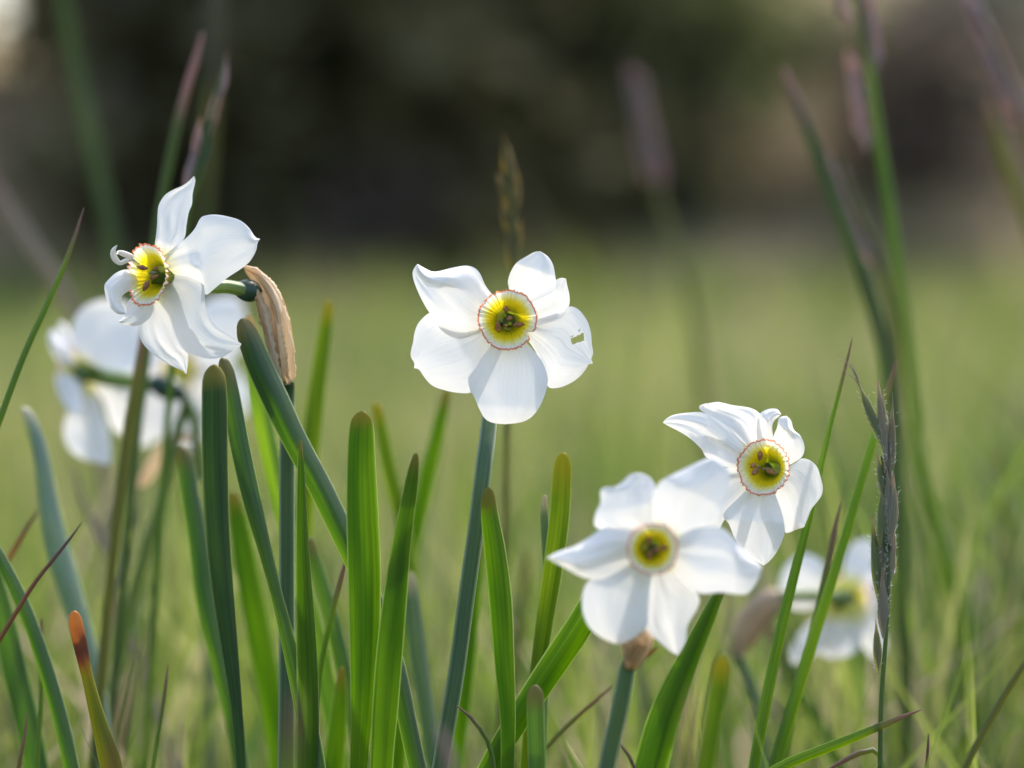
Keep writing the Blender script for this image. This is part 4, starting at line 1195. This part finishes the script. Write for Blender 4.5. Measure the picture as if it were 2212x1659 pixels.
blade('small brown grass tip at the bottom left', [(59, 1537, 1.2), (57, 1565, 3), (50, 1610, 4), (40, 1659, 5)], F_ + .01, OLIVE, tiplen=0.015)
blade('thin dark grass blade between the orange tip and the dark leaf', [(363, 1435, 1), (358, 1480, 3.5), (350, 1540, 4), (336, 1620, 4.5), (328, 1680, 4.5)], F_ + .05, BLADEDARK)
blade('bright yellow green grass blade left of the widest leaf', [(748, 1205, 2), (741, 1235, 5), (722, 1305, 6), (703, 1385, 6), (691, 1450, 6), (684, 1530, 6), (676, 1659, 6)], F_ + .03, BLADE)
blade('curled dark grass tip beside the foot of the central stem', [(986, 1524, 1), (1000, 1533, 3), (1022, 1555, 4), (1042, 1582, 5), (1058, 1610, 5), (1066, 1659, 5)], F_ - .005, BLADEDARK, tiplen=0.008)
blade('olive grass blade reaching right to the front flower stem', [(1325, 1480, 1.5), (1290, 1510, 4), (1250, 1545, 4.5), (1205, 1588, 5), (1170, 1630, 5), (1140, 1700, 5)], F_ + .06, OLIVE)
blade('reddish grass tip touching the front flower stem at the bottom edge', [(1336, 1602, 1), (1345, 1615, 2.5), (1360, 1638, 3.5), (1375, 1670, 4)], F_ - .04, RUST)
blade('grass blade curling over beside the purple spike foot', [(1790, 1662, 3), (1830, 1638, 6), (1870, 1620, 7), (1893, 1615, 5), (1903, 1625, 5), (1908, 1650, 6), (1907, 1690, 6)], F_ + .004, BLADE, fold=0.5, twist=0.3)
# tall blurred grasses further back
GT = 'tall grasses behind the flowers'
def tall(label, pts, depth, mat=BLADE, **kw):
    return blade(label, pts, depth, mat, group=GT, **kw)
tall('tall blurred green blade running up to the top left edge', [(120, -90, 8), (140, 20, 12), (170, 170, 14), (200, 310, 14), (225, 430, 14), (248, 560, 14), (265, 720, 14), (285, 1000, 14)], 1.85, BLADEDIM, tiplen=0.001)
tall('tall green blade with a mauve tip above the top tepal of the left flower', [(437, 70, 3), (428, 110, 7), (405, 185, 9), (380, 285, 10), (358, 390, 10), (342, 480, 10), (332, 560, 10), (320, 740, 10), (300, 900, 10), (280, 1100, 10)], 1.28, BLADEDIM, tiplen=0.03, tiphard=0.2)
tall('straw coloured blurred stalk slanting at the left edge', [(-20, 380, 6), (10, 435, 12), (60, 515, 14), (115, 600, 14), (165, 690, 14), (200, 800, 14), (220, 1000, 14)], 1.7, STRAW)
tall('dark green blade with a rusty tip left of the tall pink stalk', [(1692, 146, 4), (1702, 175, 9), (1735, 255, 12), (1775, 365, 13), (1810, 460, 14), (1850, 560, 15), (1885, 660, 16), (1912, 760, 16), (1930, 900, 16), (1940, 1100, 16)], 1.42, BLADEDIM, tiplen=0.02)
tall('pale green blade at the right edge below the pink spike', [(2128, 205, 4), (2140, 250, 10), (2165, 330, 13), (2195, 410, 14), (2230, 500, 14), (2265, 640, 14), (2290, 900, 14)], 1.6, OLIVE)
tall('blurred stalk crossing the tube of the far left flower', [(312, 700, 6), (304, 760, 9), (292, 840, 12), (278, 920, 13), (266, 1010, 13), (252, 1110, 12), (242, 1220, 11), (228, 1350, 11), (215, 1500, 11)], 1.22, OLIVE, fold=0.6)
tall('soft yellow green blade behind the right flower leaves', [(1140, 1190, 3), (1132, 1260, 9), (1118, 1380, 11), (1105, 1500, 11), (1100, 1659, 11)], 1.45, OLIVE)
tall('straw blade blurred behind the dark upright leaf foot', [(160, 1010, 3), (185, 1090, 7), (225, 1180, 8), (260, 1280, 8), (290, 1400, 9), (340, 1540, 9), (380, 1659, 9)], 1.4, STRAW)
tall('olive blade blurred at the right side low down', [(2150, 960, 4), (2165, 1080, 8), (2185, 1220, 10), (2195, 1400, 11), (2200, 1659, 11)], 1.6, OLIVE)
tall('dim green blade low between the front and right rear flowers', [(1650, 1330, 4), (1680, 1400, 8), (1730, 1500, 11), (1790, 1600, 12), (1830, 1700, 12)], 1.35, BLADEDARK)
# nearer than the focus: soft veils at the foot of the picture
GN = 'out of focus blades close to the camera'
def near(label, pts, depth, mat, **kw):
    return blade(label, pts, depth, mat, group=GN, **kw)
near('very soft brown blade close to the camera right of the orange tip', [(318, 1350, 3), (300, 1420, 6), (275, 1500, 8), (255, 1590, 9), (240, 1720, 9)], 0.80, RUST)
near('very soft olive blade close to the camera right of the front stem', [(1500, 1480, 4), (1492, 1560, 12), (1480, 1659, 16), (1470, 1800, 18)], 0.78, OLIVE)
near('very soft green blade close to the camera at the foot of the tallest stem', [(640, 1490, 4), (636, 1560, 12), (628, 1640, 16), (620, 1780, 18)], 0.76, BLADE)
near('very soft straw husk close to the camera under the central stem', [(948, 1570, 4), (958, 1600, 10), (972, 1640, 12), (985, 1700, 12)], 0.84, STRAW)

# ---- seed heads
def seedhead(label, stem_pts, depth, spikelets, smat=BLADE, pmat=PINK, fold=0.5, cat='grass', name='grass_stalk', hairs=False, awns=(), group='grasses with seed heads'):
    """stem > spikelets; spikelet: (x0, y0, x1, y1, half width[, material])"""
    o = empty(name, ground_point(stem_pts, depth), label, cat, group)
    C = path3(stem_pts, depth, True, 60)
    mb = MB()
    rod(mb, C, nc=9)
    mb.build('stem', smat, o)
    for k, s in enumerate(spikelets):
        x0, y0, x1, y1, hw = s[:5]
        m_ = s[5] if len(s) > 5 else pmat
        mb = MB()
        L = math.hypot(x1 - x0, y1 - y0)
        nx, ny = -(y1 - y0) / L, (x1 - x0) / L
        dz = random.uniform(-.0012, .0012)
        # several overlapping scales make one spikelet
        for q in range(5):
            sd_ = (q - 2) / 2
            f0 = 0.0 + 0.12 * (q % 3)
            f1 = 0.80 + 0.2 * (1 - abs(sd_)) 
            px = [(x0 + (x1 - x0) * f1 + nx * sd_ * hw * 0.35, y0 + (y1 - y0) * f1 + ny * sd_ * hw * 0.35, hw * 0.04),
                  (x0 + (x1 - x0) * (f1 * 0.78 + f0 * 0.22) + nx * sd_ * hw * 0.55, y0 + (y1 - y0) * (f1 * 0.78 + f0 * 0.22) + ny * sd_ * hw * 0.55, hw * 0.24),
                  (x0 + (x1 - x0) * (f1 * 0.4 + f0 * 0.6) + nx * sd_ * hw * 0.6, y0 + (y1 - y0) * (f1 * 0.4 + f0 * 0.6) + ny * sd_ * hw * 0.6, hw * 0.46),
                  (x0 + (x1 - x0) * f0 + nx * sd_ * hw * 0.1, y0 + (y1 - y0) * f0 + ny * sd_ * hw * 0.1, hw * 0.16)]
            Cc = path3([(a, b, w, dz * 1000 + abs(sd_) * 0.5) for a, b, w in px], depth, False, 18)
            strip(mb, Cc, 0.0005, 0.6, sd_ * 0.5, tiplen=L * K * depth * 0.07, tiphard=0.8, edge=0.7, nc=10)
        sp = mb.build('spikelet', m_, o)
        if hairs:
            hb = MB()
            for h in range(26):
                f = random.uniform(0.1, 0.85)
                sg = -1 if random.random() < 0.65 else 1
                a, b = x0 + (x1 - x0) * f + nx * hw * 0.75 * sg * (1 if nx > 0 else -1), y0 + (y1 - y0) * f
                dx = sg * random.uniform(3, 7)
                Cc = path3([(a + dx, b - random.uniform(2, 6), 0.25), (a, b, 0.45)], depth - 0.0008, False, 3)
                rod(hb, Cc, nc=4)
            hb.build('hairs', HAIR, sp)
    for k, a in enumerate(awns):
        mb = MB()
        rod(mb, path3(a, depth, False, 22), nc=6)
        mb.build('awn', STRAW, o)
    return o
c6 = crop(2040, 840, 280 / 704)
def S6(x0, y0, x1, y1, hw, m_=PURPLE):
    return (*c6(x0, y0), *c6(x1, y1), hw * 0.3437 * 1.4, m_)
seedhead('sharp purple green brome spike with hairy spikelets and curved awns at the right', [(1904, 985, 2.2), (1913, 1040, 3), (1914, 1120, 3.4), (1917, 1200, 3.6), (1919, 1273, 4), (1917, 1327, 4.5), (1911, 1409, 5), (1904, 1505, 5.2), (1902, 1575, 5.4), (1901, 1659, 5.6)], F_ + .002,
         [S6(422, 690, 262, 280, 24, SPIKEGREEN), S6(447, 780, 388, 265, 25), S6(462, 990, 482, 390, 23), S6(448, 1070, 388, 745, 26, SPIKEGREEN), S6(468, 1320, 490, 860, 29), S6(412, 1550, 432, 1070, 25),
          S6(395, 1680, 356, 1120, 24, SPIKEGREEN), S6(452, 1590, 486, 1260, 27), S6(470, 1180, 445, 820, 22), S6(425, 1900, 420, 1480, 27), S6(395, 2130, 375, 1780, 20, SPIKEGREEN), S6(430, 1760, 452, 1400, 24), S6(405, 1330, 415, 960, 22, SPIKEGREEN), S6(478, 1480, 470, 1080, 22), S6(455, 900, 440, 600, 20)],
         STEMG, PURPLE, hairs=True,
         awns=[[(1809, 775, 0.5), (1824, 779, 0.9), (1840, 795, 1.2), (1853, 822, 1.6)], [(1820, 797, 0.5), (1832, 806, 0.9), (1846, 818, 1.2), (1856, 832, 1.5)], [(1830, 777, 0.4), (1840, 788, 0.9), (1850, 810, 1.2), (1858, 835, 1.5)],
               [(1894, 970, 0.3), (1896, 990, 0.6), (1898, 1020, 1.0)], [(1918, 1010, 0.3), (1917, 1040, 0.7), (1915, 1080, 1.0)], [(1930, 905, 0.3), (1929, 940, 0.8), (1928, 985, 1.1)], [(1880, 1110, 0.4), (1882, 1140, 0.8), (1885, 1170, 1.2)], [(1928, 845, 0.4), (1928, 862, 0.8), (1928, 890, 1.1)]])
def head(x0, y0, x1, y1, n, hw, ln, spread=0.35):
    """spikelets set alternately along a line from base (x0, y0) to tip (x1, y1)"""
    out = []
    L = math.hypot(x1 - x0, y1 - y0)
    ux, uy = (x1 - x0) / L, (y1 - y0) / L
    for k in range(n):
        f = k / max(1, n - 1) * (1 - ln / L)
        sg = (-1) ** k * spread * (1 - 0.6 * k / n)
        bx, by = x0 + ux * L * f, y0 + uy * L * f
        out.append((bx, by, bx + ux * ln - uy * ln * sg, by + uy * ln + ux * ln * sg, hw))
    return out
seedhead('slim greenish brown spike standing behind the central flower', [(1090, 300, 3), (1100, 400, 5), (1110, 500, 6), (1112, 600, 6), (1100, 760, 6), (1096, 950, 7), (1092, 1150, 7), (1085, 1400, 7)], 1.26,
         [(1108, 520, 1082, 420, 11), (1105, 450, 1072, 372, 11), (1106, 420, 1108, 340, 12), (1102, 390, 1088, 290, 13), (1110, 480, 1122, 375, 9), (1112, 560, 1125, 470, 10), (1108, 590, 1100, 480, 12)],
         OLIVE, leaf_material('spikelet_olive', (0.2, 0.16, 0.06), (0.7, 0.6, 0.14), (0.3, 0.14, 0.09), 0.5, edge=(0.25, 0.17, 0.1)))
seedhead('tall green stalk with pink spikelets at the upper right', [(1836, -40, 5), (1860, 40, 7), (1880, 160, 9), (1898, 300, 11), (1922, 450, 12), (1942, 600, 12), (1960, 740, 12), (1976, 900, 12), (2000, 1050, 13), (2035, 1180, 14), (2065, 1290, 15), (2085, 1400, 15), (2092, 1550, 15), (2094, 1659, 15)], 1.45,
         head(1872, 325, 1836, 100, 8, 11, 62, 0.3) + head(1890, 150, 1862, -50, 8, 11, 62, 0.3) + head(1838, 60, 1800, -50, 4, 9, 50, 0.3), BLADE, PINK)
seedhead('drooping pale pink head left of the tall green stalk', [(1802, 330, 6), (1830, 400, 9), (1865, 480, 10), (1900, 570, 11), (1925, 680, 11), (1940, 850, 11), (1945, 1100, 11)], 1.45,
         head(1900, 600, 1795, 320, 10, 11, 75, 0.2), OLIVE, PINK)
seedhead('mauve pink spike leaning in at the top right corner', [(2100, 10, 5), (2140, 80, 6), (2180, 180, 7), (2215, 280, 7), (2250, 400, 8), (2275, 600, 8), (2290, 900, 8)], 1.5,
         head(2225, 300, 2082, -30, 14, 13, 72, 0.34), OLIVE, PINK)
seedhead('lone broad pink head blurred right of the central flower', [(1370, 170, 5), (1392, 300, 6), (1425, 430, 7), (1460, 530, 8), (1490, 640, 9), (1515, 800, 9), (1530, 1000, 9)], 2.05,
         head(1420, 420, 1365, 130, 12, 13, 85, 0.3), OLIVE, leaf_material('seedhead_mauve', (0.5, 0.35, 0.33), (0.8, 0.56, 0.53), (0.36, 0.17, 0.19), 0.6, edge=(0.3, 0.2, 0.2)))
seedhead('silvery mauve head right of the mauve tipped blade at the upper left', [(488, 120, 3), (470, 200, 5), (448, 290, 7), (425, 370, 8), (400, 470, 8), (385, 600, 8), (370, 800, 8), (355, 1000, 8)], 1.26,
         [(472, 230, 491, 110, 10), (452, 300, 470, 180, 11), (432, 380, 455, 240, 12, PALE), (420, 360, 432, 250, 9), (400, 420, 425, 300, 9), (425, 410, 440, 320, 10, OLIVE)], BLADEDARK, PINK)
seedhead('brown blurred seed stalk rising out of the top edge above the left flower', [(468, -60, 10), (462, 60, 12), (456, 180, 12), (448, 320, 12), (440, 440, 12), (430, 600, 12), (415, 900, 12)], 2.0,
         head(455, 200, 466, -60, 6, 17, 110, 0.1), OLIVE, leaf_material('seedhead_brown', (0.12, 0.085, 0.07), (0.25, 0.16, 0.13), (0.2, 0.1, 0.1), 0.4, edge=(0.15, 0.1, 0.08)))
